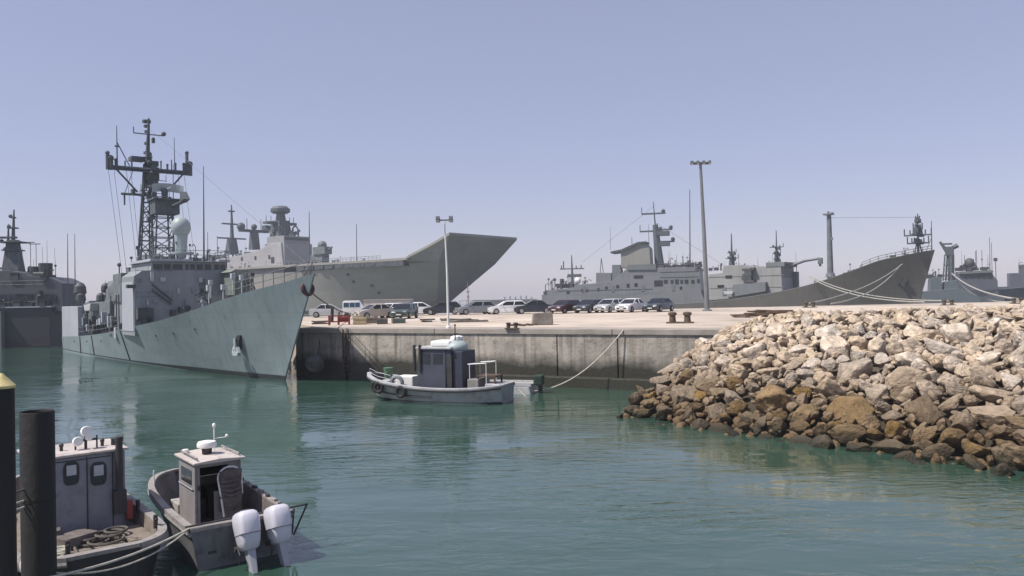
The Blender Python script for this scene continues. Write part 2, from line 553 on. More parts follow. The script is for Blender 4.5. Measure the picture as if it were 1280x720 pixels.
# chips and small stones between the boulders: one mass
sb = MB()
t_ = bmesh.new(); bmesh.ops.create_icosphere(t_, subdivisions=2, radius=1)
ICO_V = [v.co.copy() for v in t_.verts]; ICO_F = [tuple(v.index for v in f.verts) for f in t_.faces]; t_.free()
def add_stone(p, q):
    mtx = Matrix.Translation(p) @ Matrix.Rotation(rnd.uniform(0, 6.28), 4, (rnd.gauss(0, 1), rnd.gauss(0, 1), 1)) @ Matrix.Diagonal((q * rnd.uniform(.9, 1.5), q * rnd.uniform(.7, 1.1), q * rnd.uniform(.5, .9), 1))
    off = Vector((rnd.uniform(0, 90), rnd.uniform(0, 90), 0))
    vs = []
    for v in ICO_V:
        d = mtx @ v - p
        vs.append(p + d * (1 + .45 * noise.noise(d * (1.1 / q) + off)))
    sb._add(vs, ICO_F)
lowv = []
for k in range(10):
    b_ = rock_mesh(40 + k, 3); lowv.append(([v.co.copy() for v in b_.vertices], [tuple(p.vertices) for p in b_.polygons]))
    bpy.data.meshes.remove(b_)
def add_rock(p, q):
    vs_, fs_ = rnd.choice(lowv)
    mtx = Matrix.Translation(p - Vector((0, 0, .1 * q))) @ Matrix.Rotation(rnd.uniform(0, 6.28), 4, (rnd.gauss(0, 1), rnd.gauss(0, 1), 1)) @ Matrix.Diagonal((q * rnd.uniform(1, 1.45), q * rnd.uniform(.8, 1.1), q * rnd.uniform(.6, .95), 1))
    sb._add([mtx @ v for v in vs_], fs_)
for p, size, s, t in small: add_rock(p, size * .8)
for _ in range(1900):
    s, t = rnd.uniform(0, S_IN), rnd.uniform(-.04, 1.2)
    p = slope_pt(s, t)
    (add_rock if rnd.random() < .22 else add_stone)(p + Vector((0, 0, rnd.uniform(-.32, .0))), rnd.uniform(.09, .24))
o = sb.build('loose_stones', M['rock'], smooth=True, angle=28)
tag(o, 'small stones and chips filling the gaps between the boulders', 'stones', kind='stuff')

# ------------------------------------------------------------------ ships
def interp(xs, x):
    """xs: list of (x, a, b, ...) in descending or ascending x; smooth interpolation of the rest"""
    if xs[0][0] > xs[-1][0]: xs = xs[::-1]
    if x <= xs[0][0]: return xs[0][1:]
    if x >= xs[-1][0]: return xs[-1][1:]
    for i in range(len(xs) - 1):
        if xs[i][0] <= x <= xs[i + 1][0]: break
    h = xs[i + 1][0] - xs[i][0]; t = (x - xs[i][0]) / h
    out = []
    for k in range(1, len(xs[0])):
        def sl(j):
            a, b = max(0, j - 1), min(len(xs) - 1, j + 1)
            return (xs[b][k] - xs[a][k]) / max(1e-6, xs[b][0] - xs[a][0])
        p0, p1, m0, m1 = xs[i][k], xs[i + 1][k], sl(i) * h, sl(i + 1) * h
        out.append((2 * t**3 - 3 * t**2 + 1) * p0 + (t**3 - 2 * t**2 + t) * m0 + (-2 * t**3 + 3 * t**2) * p1 + (t**3 - t**2) * m1)
    return tuple(out)

class Hull:
    """deck: [(x, half beam, height)] from the bow aft; wl: [(x, half beam)] at the waterline; rake: overhang of the bow"""
    def __init__(s, deck, wl, rake, rlen, p=1.3, depth=.9, n=36):
        s.deck, s.wl, s.rake, s.rlen, s.p, s.depth = deck, wl, rake, rlen, p, depth
        x0, x1 = deck[0][0], deck[-1][0]
        s.x0 = x0
        s.xs = [x0 + (x1 - x0) * (i / n) ** 1.35 for i in range(n + 1)]
    def pt(s, x, t, off=0.0):
        hb, z = interp(s.deck, x)
        k = max(0, 1 - (s.x0 - x) / s.rlen)
        xr = x - s.rake * k ** 1.2
        hw = interp(s.wl, xr)[0]
        if t < 0: return Vector((xr + .3 * t, hw * (1 + .35 * t) + off, s.depth * t))
        return Vector((xr + (x - xr) * t, max(.03, hw + (hb - hw) * t ** s.p) + off, z * t))
    def shell(s, rows=9, tmax=1.0):
        b = MB(); ts = [-1] + [tmax * i / rows for i in range(rows + 1)]
        for sg in (-1, 1):
            b.grid([[(q.x, sg * q.y, q.z) for q in (s.pt(x, t) for x in s.xs)] for t in ts])
        for xe in (s.xs[-1], s.xs[0]):
            b.grid([[(q.x, -q.y, q.z), (q.x, q.y, q.z)] for q in (s.pt(xe, t) for t in ts)])
        return b
    def band(s, z0, z1, off=.02):
        b = MB()
        for sg in (-1, 1):
            rws = []
            for zz in (z0, (z0 + z1) / 2, z1):
                r = []
                for x in s.xs:
                    z = interp(s.deck, x)[1]; q = s.pt(x, zz / z if zz > 0 else zz / s.depth, off)
                    r.append((q.x + (off if x == s.xs[0] else 0), sg * q.y, q.z))
                rws.append(r)
            b.grid(rws)
        return b
    def deckmesh(s, drop=.0, inset=.05):
        b = MB(); rws = []
        for x in s.xs[1:]:
            q = s.pt(x, 1.0); lo_ = s.pt(x, max(.1, (q.z - drop) / q.z)); h = max(.02, min(q.y - inset, lo_.y - .03)); q = Vector((min(q.x, lo_.x), q.y, q.z))
            rws.append([(q.x, -h, q.z - drop), (q.x, 0, q.z - drop + .02), (q.x, h, q.z - drop)])
        return b.grid(rws)
    def edge(s, xa, xb, n=10, inset=.1, side=-1):
        out = []
        for i in range(n + 1):
            q = s.pt(xa + (xb - xa) * i / n, 1.0)
            out.append(Vector((q.x, side * max(.02, q.y - inset), q.z)))
        return out

GEAR = {}
def gear_mesh(kind, mt, s):
    key = (kind, mt.name, round(s, 2))
    if key in GEAR: return GEAR[key]
    b = MB()
    if kind == 'locker': b.box((0, 0, .35 * s), (.9 * s, .7 * s, .7 * s)); b.box((0, 0, .73 * s), (1.0 * s, .8 * s, .06 * s))
    elif kind == 'ventilator': b.tube([(0, 0, 0), (0, 0, 1.0 * s), (.12 * s, 0, 1.25 * s), (.35 * s, 0, 1.3 * s)], .16 * s, 8, .26 * s)
    elif kind == 'life_raft':
        b.tube([(-.5 * s, 0, .6 * s), (.5 * s, 0, .6 * s)], .3 * s, 10); b.box((-.25 * s, 0, .2 * s), (.1 * s, .5 * s, .4 * s)); b.box((.25 * s, 0, .2 * s), (.1 * s, .5 * s, .4 * s))
    elif kind == 'lamp_post': b.tube([(0, 0, 0), (0, 0, 1.7 * s)], .05 * s, 5); b.box((0, 0, 1.75 * s), (.3 * s, .3 * s, .22 * s)); b.tube([(0, 0, .1 * s), (0, 0, .5 * s)], .09 * s, 6)
    else: b.tube([(0, 0, 0), (0, 0, 1.6 * s), (.5 * s, -.5 * s, 1.9 * s), (.8 * s, -.9 * s, 1.6 * s)], .07 * s, 5)
    o = b.build(kind, mt, None, bevel=.02 if kind == 'locker' else 0)
    me = o.data; bpy.data.objects.remove(o); GEAR[key] = me
    return me
def clutter(P, mt, x0, x1, y0, y1, z, n, seed, s=1.0, tall=1.0):
    """deck gear: lockers, vents, life rafts, lamp posts, davits, each a part"""
    r = random.Random(seed)
    for _ in range(n):
        x, y = r.uniform(x0, x1), r.uniform(y0, y1); k = r.random()
        kind = 'locker' if k < .45 else 'ventilator' if k < .6 else 'life_raft' if k < .74 else 'lamp_post' if k < .94 else 'davit'
        o = bpy.data.objects.new(kind, gear_mesh(kind, mt, s)); C.objects.link(o); o.parent = P
        o.location = (x, y, z - .02); o.rotation_euler = (0, 0, r.choice((0, 0, 1.57, r.uniform(-.3, .3))))
        o.scale = (r.uniform(.7, 1.5), r.uniform(.7, 1.3), r.uniform(.7, 1.5) * (tall if kind in ('lamp_post', 'davit') else 1))

def aerials(b, x0, x1, y, z, n, seed, h=(1, 3), r=.03):
    q = random.Random(seed)
    for _ in range(n):
        x = q.uniform(x0, x1); yy = y + q.uniform(-1, 1)
        b.tube([(x, yy, z), (x, yy, z + q.uniform(*h))], r, 4)
    return b

def ship_paint(name, col, **k):
    a = dict(rough=.55, var=.08, scale=.35, streak=.28, streak_col=tuple(x * .62 for x in col), rust=.15, dirt=tuple(x * .75 for x in col), dirt_amt=.3, bump=.12, bscale=1.2)
    a.update(k); return mat(name, col, **a)
M['frigate'] = ship_paint('frigate_grey_green', (.205, .258, .268), streak=.5, rust=.25, plates=(2.6, 1.15, .012))
M['frig_sup'] = ship_paint('frigate_upper_grey', (.245, .262, .275), rust=.1, streak=.4, plates=(1.6, 1.2, .012))
M['frig_lit'] = ship_paint('frigate_pale_sunlit_grey', (.36, .37, .41), rust=.0)  # lit copy of the upper grey for sunny sides; also roof and lockers
M['mast'] = mat('mast_dark_grey', (.075, .09, .10), .6, .25, 2, dirt=(.05, .045, .04), dirt_amt=.4)
M['gear'] = mat('deck_gear_grey', (.13, .145, .155), .6, .35, 1.2)
M['geard'] = mat('deck_gear_dark', (.06, .065, .07), .65, .4, 1.5)
M['deckgrey'] = mat('deck_grey', (.13, .14, .145), .85, .2, 1)
M['boot'] = mat('boot_topping_black', (.022, .026, .028), .5, .3, .8, dirt=(.05, .06, .045), dirt_amt=.5)
M['radome'] = mat('radome_grey_green', (.33, .38, .38), .5, .08, 1)
M['whitegear'] = mat('white_deck_gear', (.42, .43, .44), .5, .1, 2)

def mast_pole(b, F, px, y0, y1, v, r0, r1, n=8):
    a = F.y(px[0], y0, v); c = F.y(px[1], y1, v)
    b.tube([(a[0], v, a[1]), (c[0], v, c[1])], r0, n, r1)

def side_poly(F, pts, v): return [F.y(px, py, v) for px, py in pts]

# ---- the frigate
F = Frame((-15.4, 54, 0), (.629, -.777))
fr = thing('frigate', 'grey-green frigate with tall dark lattice mast and raked bow moored left of the quay', 'warship', F.loc, F.rz)
H = Hull([(4.8, .05, 7.05), (3.63, .46, 6.83), (2.24, .94, 6.56), (.57, 1.44, 6.30), (-1.2, 1.9, 6.05), (-3.0, 2.32, 5.75), (-4.8, 2.72, 5.45), (-7.0, 3.1, 5.05), (-9.0, 3.4, 4.74),
          (-14, 4.1, 4.02), (-21, 4.41, 3.42), (-31, 4.5, 2.6), (-42, 4.5, 2.02), (-52, 4.5, 1.65)],
         [(0, .04), (-5.5, 1.0), (-12, 1.9), (-18.7, 2.95), (-28.5, 3.8), (-42, 4.4), (-52, 4.4)], 4.9, 13, 1.0)
H_fr = H
H.shell(10).build('hull', M['frigate'], fr, smooth=True, angle=50)
H.band(-.4, .32, .015).build('boot_topping', M['boot'], fr, smooth=True)
H.deckmesh(.9, .12).build('deck', M['deckgrey'], fr)
for e_ in (H.edge(4.2, -4, 8), H.edge(4.2, -4, 8, side=1), H.edge(-26, -50, 14)):
    b = MB(); b.rail(e_, .9, .025); b.build('railing', M['gear'], fr)
# anchor pocket, stem crest
c = F.y(290, 427, -2.0)
b = MB(); b.prism([(c[0] - .75, c[1] + .35), (c[0] + .75, c[1] + .45), (c[0] + .35, c[1] - .5)], -1.95, -1.2)
q = min((H.pt(x, c[1] / interp(H.deck, x)[1]) for x in H.xs), key=lambda v: abs(v.x - c[0]))
dy = -(q.y) - .04
for i, v in enumerate(b.v): b.v[i] = (v[0], v[1] + 1.95 + dy, v[2])
b.build('anchor_pocket', M['boot'], fr)
b = MB(); b.tube([(c[0] + .1, dy - .12, c[1] + .2), (c[0] + .25, dy - .14, c[1] - .75)], .1, 8)
b.box((c[0] + .3, dy - .1, c[1] - .85), (.95, .24, .3)); b.box((c[0] - .1, dy - .1, c[1] - .62), (.22, .22, .5), Matrix.Rotation(.6, 3, 'Y')); b.box((c[0] + .7, dy - .1, c[1] - .62), (.22, .22, .5), Matrix.Rotation(-.6, 3, 'Y'))
b.build('anchor', M['radome'], fr, bevel=.03)
M['crest'] = mat('crest_dark_red', (.07, .02, .028), .5, .3, 3)
b = MB(); qx = F.y(384, 361, 0)
b.torus((qx[0] + .08, 0, qx[1]), .36, .13, Matrix.Rotation(R(78), 3, 'Y'), 18, 8)
b.lathe([(.28, -.08), (.28, .05)], (qx[0] + .05, 0, qx[1]), 14, Matrix.Rotation(R(78), 3, 'Y'))
b.build('bow_fairlead', M['crest'], fr, smooth=True)
# superstructure: front house, side faces painted pale as if sunlit, bridge
b = MB()
fp = [F.x(px, py, -20.5) for px, py in ((166, 412), (166, 345), (178, 338))]
poly = [(-4.42, 2.6), (-4.42, fp[1][1]), (fp[2][0], fp[2][1]), (3.5, fp[2][1]), (4.42, 7.5), (4.42, 2.6)]
b.prism(poly, -20.5, -24.6, 'x')
b.bb(-36, -24.6, -3.1, 3.1, 2.2, 7.6)
b.prism([(-24.6, 7.0), (-24.6, 8.9), (-31, 8.3), (-36, 6.8)], -2.4, 2.4)
sup = b.build('superstructure', M['frig_sup'], fr, bevel=.05)
b = MB()
b.bb(-24.4, -20.62, -4.47, -4.424, 3.0, 7.2)  # pale sheet paints sunlight onto the starboard wall
b.build('sunlit_side_sheet', M['frig_lit'], fr)
b = MB(); b.bb(-52, -43.2, -4.46, 3.9, 1.4, 5.1)
b.build('hangar', M['frig_lit'], fr, bevel=.05)
b = MB(); b.prism([(-3.05, 8.1), (-2.9, 8.95), (3.35, 8.95), (3.45, 8.1)], -20.62, -27.5, 'x')
br = b.build('bridge', M['frig_sup'], fr, bevel=.04)
b = MB(); b.bb(-27, -20.2, -3.15, .2, 8.96, 9.12); b.bb(-27, -20.2, 2.6, 3.6, 8.96, 9.10); b.bb(-27.2, -20.25, -3.2, 3.6, 8.9, 8.955)
b.build('bridge_roof', M['frig_lit'], fr)
for a, c2 in ((192, 203), (205, 213), (216, 228), (232, 236), (238, 243.5), (246, 253.5), (256, 264), (268, 274), (275.5, 282)):
    p0 = F.x(a, 332, -20.6); p1 = F.x(c2, 337, -20.6)
    b = MB(); b.bb(-20.72, -20.58, p0[0], p1[0], 8.22, 8.68)
    b.build('bridge_window', M['glass'], br)
# gear on and before the front house
b = MB(); p0 = F.x(287, 336, -18.5); p1 = F.x(308, 361, -18.5)
b.bb(-20.45, -17.5, p0[0], p1[0], 5.9, 7.9)
b.prism([(p0[0] - .3, 7.9), (p1[0], 7.9), (p1[0] - .2, 8.15), (p0[0] + .2, 8.15)], -17.6, -20.4, 'x')
for k in range(5): b.bb(-17.5, -17.38, p0[0] + k * .32, p0[0] + k * .32 + .1, 5.9, 7.8)
b.build('launcher_house', mat('launcher_green_grey', (.17, .19, .175), .7, .3, 2), fr, bevel=.03)
for px, py, k in ((261, 360, .34), (279, 359, .3), (263, 353, .26), (291, 345, .3), (302, 347, .28), (253, 376, .22)):
    q = F.y(px, py, -1.5); b = MB(); b.box((q[0], -1.5, q[1]), (k, k, k * 1.3)); b.tube([(q[0], -1.5, q[1] - 1.2), (q[0], -1.5, q[1])], .06, 6); b.build('winch_head', M['whitegear'], fr, bevel=.03)
q = F.x(190, 346, -20.4); b = MB(); b.bb(-20.49, -20.3, q[0] - .13, q[0] + .13, q[1] - .4, q[1] + .4); b.build('wall_locker', M['whitegear'], fr, bevel=.02)
q = F.x(164, 358, -20.4); b = MB(); b.bb(-20.7, -20.2, q[0] - .35, q[0] + .3, q[1] - .15, q[1] + .15); b.build('side_lamp', M['geard'], fr)
for px, py, w2, h in ((177, 392, .7, 1.0), (187, 394, .6, 1.3), (182, 400, .9, .6), (217, 391, .35, .5), (229, 387, .6, .5)):
    q = F.x(px, py, -20); b = MB(); b.bb(-20.49, -19.8, q[0] - w2 / 2, q[0] + w2 / 2, q[1] - h / 2, q[1] + h / 2); b.build('deck_locker', M['geard'], fr, bevel=.03)
q0 = F.x(190, 355, -20.4); q1 = F.x(214, 375, -20.4)
b = MB(); b.tube([(-20.4, q0[0], q0[1]), (-20.3, q1[0], q1[1])], .06, 5); b.tube([(-20.4, q0[0], q0[1] - .5), (-20.3, q1[0], q1[1] - .4)], .06, 5); b.build('ladder', M['geard'], fr)
for yy in (-1.2, .6, 2.2):
    b = MB(); b.bb(-20.56, -20.49, yy - .04, yy + .04, 3.4, 8.0); b.build('pipe', M['frig_sup'], fr)
b = MB(); b.bb(-20.53, -20.49, .9, 1.5, 5.6, 7.4); b.build('door', M['gear'], fr)
clutter(fr, M['geard'], -6, 1, -1.2, 1.2, 5.2, 7, 5, .8); clutter(fr, M['geard'], -18, -9, -2.5, 2.5, 3.7, 16, 6, 1.0)
# waist: open boat deck full of gear
b = MB()
b.prism(side_poly(F, [(141, 376), (141, 343), (151, 341), (151, 378)], -3.3), -3.3, 1.5)
b.prism(side_poly(F, [(129, 378), (131, 362), (141, 352), (141, 380)], -3.3), -3.2, 1.5)
b.prism(side_poly(F, [(108, 404), (109, 379), (137, 376), (137, 404)], -3.5), -3.5, 2.0)
b.prism(side_poly(F, [(97, 420), (97, 384), (110, 376), (110, 420)], -3.0), -2.9, 2.0)
b.bb(-43.3, -24.7, -3.0, 3.0, 1.6, 4.4)
b.build('deckhouse', M['gear'], fr, bevel=.05)
b = MB()
clutter(fr, M['geard'], -42, -26, -4.2, -3.4, 2.4, 30, 7, .75, 1.5)
clutter(fr, M['geard'], -41, -30, -3.2, 1, 5.0, 22, 8, .8, 1.2)
for px in (97, 104, 139, 146, 149):
    q = F.y(px, 415, -4.1); b = MB(); b.tube([(q[0], -4.1, q[1]), (q[0], -4.1, q[1] + 3.4)], .06, 6); b.build('stanchion', M['geard'], fr)
for px, py, rr in ((100, 362, .75), (101, 372, .6), (132, 360, .5), (126, 372, .5)):
    q = F.y(px, py, -3); b = MB(); b.lathe([(rr * .5, -rr), (rr * .9, -rr * .5), (rr * .8, rr * .5), (rr * .35, rr)], (q[0], -3, q[1]), 10); b.build('capstan', M['geard'], fr, smooth=True)
q = F.y(149, 331, -3); b = MB(); b.tube([(q[0], -3, q[1] - 1.2), (q[0], -3, q[1])], .06); b.ball((q[0], -3, q[1]), .2, 6); b.build('lamp_post', M['geard'], fr)
b = MB(); q = F.y(114, 383, -3.9); b.prism([(q[0] - 1.6, q[1] + .1), (q[0] + 1.6, q[1] + .35), (q[0] + 1.2, q[1] - .45), (q[0] - 1.2, q[1] - .5)], -4.3, -3.1)
b.build('service_boat', M['whitegear'], fr, bevel=.1)
for px, py in ((108, 402), (119, 415)):
    q = F.y(px, py, -4); b = MB(); b.box((q[0], -4, q[1]), (.5, .4, .7)); b.build('deck_locker', M['whitegear'], fr, bevel=.05)
for k in (42, 36.5, 25.2):
    b = MB(); q0 = H.pt(-k, .97); q1 = H.pt(-k, .1); b.tube([(q0.x, -q0.y - .02, q0.z), (q1.x, -q1.y - .03, q1.z)], .06, 6)
    b.build('rubbing_strake', M['boot'], fr)
# main mast
b = MB()
b0 = F.y(181, 336, 0); t0 = F.y(184, 205, 0)
b.lattice((b0[0], 0, b0[1] - 1), (t0[0], 0, t0[1]), 1.2, .5, 12, .065)
for yy in (-.9, .9): b.tube([(b0[0] + .2, yy * .9, b0[1] - 1), (t0[0], yy * .3, t0[1])], .11, 6)
b.tube([(t0[0], 0, t0[1] - .5), (F.y(186, 148, 0)[0], 0, F.y(186, 148, 0)[1])], .26, 8, .1)
def yard(b, pc, py, half, r, v=0, tilt=0):
    q = F.y(pc, py, v); b.tube([(q[0], v - half, q[1]), (q[0], v + half, q[1])], r, 6); return q
q = yard(b, 188, 212, 3.85, .17); X0, Z0 = q
b.bb(X0 - .25, X0 + .25, -3.9, 3.9, Z0 - .26, Z0 - .19)
for yy, hh, rr in ((-3.85, 1.3, .17), (-3.6, .8, .26), (3.5, 2.0, .16), (3.8, .9, .22), (3.2, .8, .14), (-3.1, .7, .14), (2.4, .8, .08), (1.6, .6, .1), (-1.7, 1.0, .08), (1.0, .9, .07), (-2.3, .6, .07), (2.0, 1.1, .05)):
    b.tube([(X0, yy, Z0 - .3), (X0, yy, Z0 + hh)], rr, 7); b.ball((X0, yy, Z0 + hh), rr * 1.25, 5)
b.tube([(X0, -3.0, Z0), (X0, -3.0, Z0 + 4.0)], .08, 5, .03); b.tube([(X0, -3.0, Z0 + 2.4), (X0, -1.9, Z0 + .2)], .05, 5); b.tube([(X0, -3.2, Z0 + 2), (X0, -2.8, Z0 + 2)], .1, 5)
b.tube([(X0, 2.3, Z0), (X0, 2.3, Z0 + 3.4)], .05, 5, .025)
for sg, lo in ((-1, 243), (1, 246)):
    zz = F.y(184, lo, 0)[1]
    b.tube([(X0, sg * 3.1, Z0 - .2), (X0, sg * 1.2, zz)], .09, 6)
q = F.y(184, 244, 0)
b.tube([(q[0], -2.4, q[1]), (q[0], .4, q[1])], .13, 6); b.tube([(q[0], -2.1, q[1]), (q[0], -2.1, q[1] - 1.1)], .08); b.tube([(q[0], -1.3, q[1] + .5), (q[0], -1.3, q[1] - .1)], .22, 6)
b.tube([(q[0], -2.1, q[1]), (X0, -1.5, Z0)], .04, 4)
for yy in (-3.8, -3.3, -2.2, -1.8): b.tube([(X0, yy, Z0 - .2), (X0 + 2.5, yy * .85, 7.4)], .018, 4)
for yy in (2.6, 3.2): b.tube([(X0, yy, Z0 - .2), (X0 + 4, yy * .9, 9.2)], .018, 4)
b.tube([(X0, 0, Z0 + 4), (4.0, 0, 7.6)], .016, 4)
q = yard(b, 186, 168, 1.4, .06); b.ball((q[0], 1.4, q[1] + .2), .24, 5); b.tube([(q[0], -1.4, q[1]), (q[0], -1.4, q[1] + .6)], .05)
for py, rr in ((150, .42), (156, .28), (163, .22), (178, .26), (190, .34), (197, .4)):
    z = F.y(186, py, 0)[1]; b.lathe([(rr, -.12), (rr, .12)], (t0[0], 0, z), 8)
for py, ww, hh in ((203, 1.1, .5), (216, 1.2, 1.3), (228, 1.0, .8)):
    z = F.y(187, py, 0)[1]; b.box((t0[0], .4, z), (1.0, ww, hh))
b.bb(t0[0] - .6, t0[0] + .6, -1.6, -.3, Z0 + .9, Z0 + 1.3)
mm = b.build('main_mast', M['mast'], fr)
# second mast with search radar
b = MB(); a0 = F.y(203, 334, 0); a1 = F.y(203, 247, 0)
b.lattice((a0[0], 0, a0[1] - 1), (a1[0], 0, a1[1]), 1.9, 1.2, 8, .06)
b.bb(a1[0] - .9, a1[0] + .9, -.9, 1.3, a1[1] - 1.6, a1[1] - .3); b.bb(a1[0] - 1.1, a1[0] + 1.1, -1.1, 1.5, a1[1] - .3, a1[1] - .15)
b.tube([(a1[0], .2, a1[1]), (a1[0], .2, a1[1] + .9)], .3, 8)
b.build('radar_mast', M['mast'], fr)
b = MB(); rws = []
for i in range(9):
    an = -1.0 + 2.0 * i / 8; rws.append([(a1[0] + 1.0 - 1.1 * math.cos(an), .4 + 1.7 * math.sin(an), a1[1] + 1.0 + dz - .25 * an * an) for dz in (-.4, -.15, .15, .4)])
b.grid(rws); b.tube([(a1[0] - .1, .4, a1[1] + .8), (a1[0] + 1.4, .4, a1[1] + .8)], .08)
b.build('radar_dish', M['radome'], mm)
b = MB(); q = F.y(231, 247, 1.0); b.prism([(q[0] - .5, q[1] - .4), (q[0] - .4, q[1] + .6), (q[0] + .6, q[1] - .2)], .7, 1.3); b.tube([(q[0] - 2.5, .6, q[1] - .6), (q[0], 1, q[1] - .3)], .16, 6)
b.build('signal_horn', M['mast'], mm)
b = MB(); q = F.y(226, 284, 0); b.ball((q[0], 0, q[1]), .84, 12, 1.12)
b.tube([(q[0], 0, q[1] - 2.8), (q[0], 0, q[1] - .7)], .42, 10, .6); b.lathe([(1.1, 0), (1.1, .15)], (q[0], 0, q[1] - 2.4), 12)
b.build('radome', M['radome'], fr, smooth=True)
b = MB()
clutter(fr, M['gear'], -26.5, -20.8, -2.8, 3.4, 9.1, 34, 9, .55, 1.5); clutter(fr, M['gear'], -35, -27, -2.2, 2.2, 8.1, 24, 10, .7, 1.5)
b.rail([(-20.4, -3.1, 9.1), (-20.4, 3.5, 9.1), (-26, 3.5, 9.1)], .8, .025)
b.build('bridge_top_gear', M['gear'], fr)
for px, y0, y1, v in ((255, 334, 208, 2), (85, 384, 292, -3), (94, 384, 292, -1), (217, 330, 205, 3), (283, 335, 318, 2)):
    b = MB(); p = F.y(px, y0, v); q = F.y(px - .6, y1, v); b.tube([(p[0], v, p[1]), (q[0], v, q[1])], .085, 5, .03)
    b.build('whip_aerial', M['mast'], fr)

# ---- aircraft carrier with ski-jump bow
F = Frame((-23.75, 250, 0), (.8, -.6))
cv = thing('aircraft_carrier', 'huge pale grey aircraft carrier whose ski-jump bow rises above the parked cars', 'warship', F.loc, F.rz)
M['cv'] = ship_paint('carrier_grey', (.295, .275, .245), scale=.06, streak=.45, rust=.2, streak_col=(.19, .17, .14), plates=(9, 2.6, .05))
M['cvd'] = ship_paint('carrier_shadow_grey', (.26, .265, .27), scale=.08)
M['cv_island'] = ship_paint('carrier_island_grey', (.36, .345, .35), scale=.12, streak=.3, rust=.1, plates=(5, 2.6, .04))
H = Hull([(13.5, 13.3, 15.3), (6, 14, 15.4), (-5, 14.6, 15.2), (-20, 15.2, 14.8), (-40, 15.6, 14.5), (-90, 15.6, 14), (-118, 15, 14)],
         [(0, .1), (-10, 3.4), (-25, 8.0), (-45, 12.2), (-70, 14.4), (-118, 14.4)], 13.5, 26, 1.0)
H.shell(10).build('hull', M['cv'], cv, smooth=True, angle=40)
H.band(-.8, 1.3, .03).build('boot_topping', M['boot'], cv)
b = MB()
st = [(20, 23.3), (16, 21.75), (12, 20.3), (8, 18.95), (4, 17.7), (2.6, 16.95), (-12, 16.9), (-118, 16.9)]
for sg in (-1, 1):
    rr = []
    for x, zt in st:
        xb = x - (6.6 if x > 15 else 3.5 if x > 10 else 0)
        zb = 15.32 if x > -10 else 16.0
        rr.append([(xb, sg * 13.35 if x > -10 else sg * 15.6, zb), (x, sg * 16, zt - .7), (x, sg * 16, zt), (x, 0, zt + .02)])
    b.grid(rr)
b.grid([[(13.4, -13.35, 15.32), (13.4, 13.35, 15.32)], [(20, -16, 22.6), (20, 16, 22.6)], [(20, -16, 23.3), (20, 16, 23.3)]])
b.build('flight_deck', M['cv'], cv)
b = MB(); b.bb(-27, 2, -16.2, -13.5, 14.6, 16.2); b.bb(-48, -27.1, -15.9, -14.9, 14.7, 16.3)  # dark band along the gallery paints the shade under the deck overhang
for k in range(9): b.bb(-46 + k * 4.8, -43.6 + k * 4.8, -16.3, -15.9, 14.9, 16.0)
b.build('gallery_shade_band', M['geard'], cv)
b = MB(); clutter(cv, M['gear'], -110, -8, -15.4, -14.8, 16.9, 30, 3, .8); b.rail([(-8, -15.9, 16.9), (-30, -15.9, 16.9), (-58, -15.9, 16.9)], 1.1, .06)
b.build('deck_edge_gear', M['gear'], cv)
b = MB()
for px, py in ((458, 366), (454, 357), (433, 343), (427, 333), (436, 352)):
    q = F.y(px, py, -15); h = H.pt(q[0], min(1, q[1] / 14.6)); b.box((q[0], -h.y, q[1]), (1.1, .3, .9))
b.build('hull_opening', M['geard'], cv)
isl = MB()
sp = side_poly(F, [(250, 352), (262, 326), (300, 319), (325, 312), (337, 304), (351, 303), (355, 345)], -13.5)
isl.prism(sp, -13.5, -2.0)
ii = isl.build('island', M['cv_island'], cv, bevel=.15)
q0 = F.y(338, 318, -13.5)
b = MB()
q = F.y(351, 303, -13.5); xf = q[0]
b.bb(xf - 9, xf + .6, -12.6, -1.5, q[1] - 1, q[1] + 2.4); b.bb(xf - .1, xf + 1.2, -13, -1.0, 17, q[1] - .2)
b.build('bridge', M['cvd'], ii, bevel=.1)
b = MB(); b.bb(xf + .58, xf + .72, -12.2, -1.9, q[1] + .9, q[1] + 1.9); 
for k in range(3): b.bb(-66 - k * 8, -65 - k * 8, -13.62, -13.5, 19.5, 20.8)
q2 = F.y(341, 325, -13.5); b.bb(q2[0] - .8, q2[0] + .8, -13.66, -13.5, q2[1] - 1, q2[1] + 1)
b.build('island_window', M['glass'], ii)
b = MB()
def tower(px, pyb, pyt, w0, w1, v=-7):
    a = F.y(px, pyb, v); c = F.y(px, pyt, v)
    bot = [(a[0] + sx * w0, v + sy * w0, a[1]) for sx, sy in ((-1, -1), (1, -1), (1, 1), (-1, 1))]
    top = [(a[0] + sx * w1, v + sy * w1, c[1]) for sx, sy in ((-1, -1), (1, -1), (1, 1), (-1, 1))]
    b.frustum(bot, top); return a, c
a, c = tower(351, 300, 276, 2.9, 2.2)
tower(351, 276, 266, 1.3, 1.0)
xx = a[0]
z = F.y(351, 279, -7)[1]; b.bb(xx - 1.4, xx + 1.4, -13.5, -1, z - .5, z + .3)
for yy in (-13, -11, -3, -1.3): b.tube([(xx, yy, z), (xx, yy, z + 2.4)], .12, 5)
b.build('tower', M['mast'], ii)
b = MB(); z = F.y(351, 263, -7)[1]; b.lathe([(2.6, -1.1), (3.4, -.6), (3.4, .5), (2.4, 1.4), (.5, 1.7)], (xx, -7, z), 14); b.build('radar', M['mast'], ii)
b = MB(); a, c = tower(318, 312, 290, 1.5, 1.1); xx = a[0]; z = F.y(318, 289, -7)[1]
b.bb(xx - 1, xx + 1, -13, -1, z - .4, z + .5); b.ball((xx, -12.5, z + 1.4), 1.5, 7); b.ball((xx, -7, z + 1.6), 1.1, 7); b.box((xx, -1.6, z + 1.2), (2.4, 2.4, 2.4))
for yy in (-10, -4): b.tube([(xx, yy, z), (xx, yy, z + 4.5)], .13, 5)
b.build('aft_tower', M['mast'], ii)
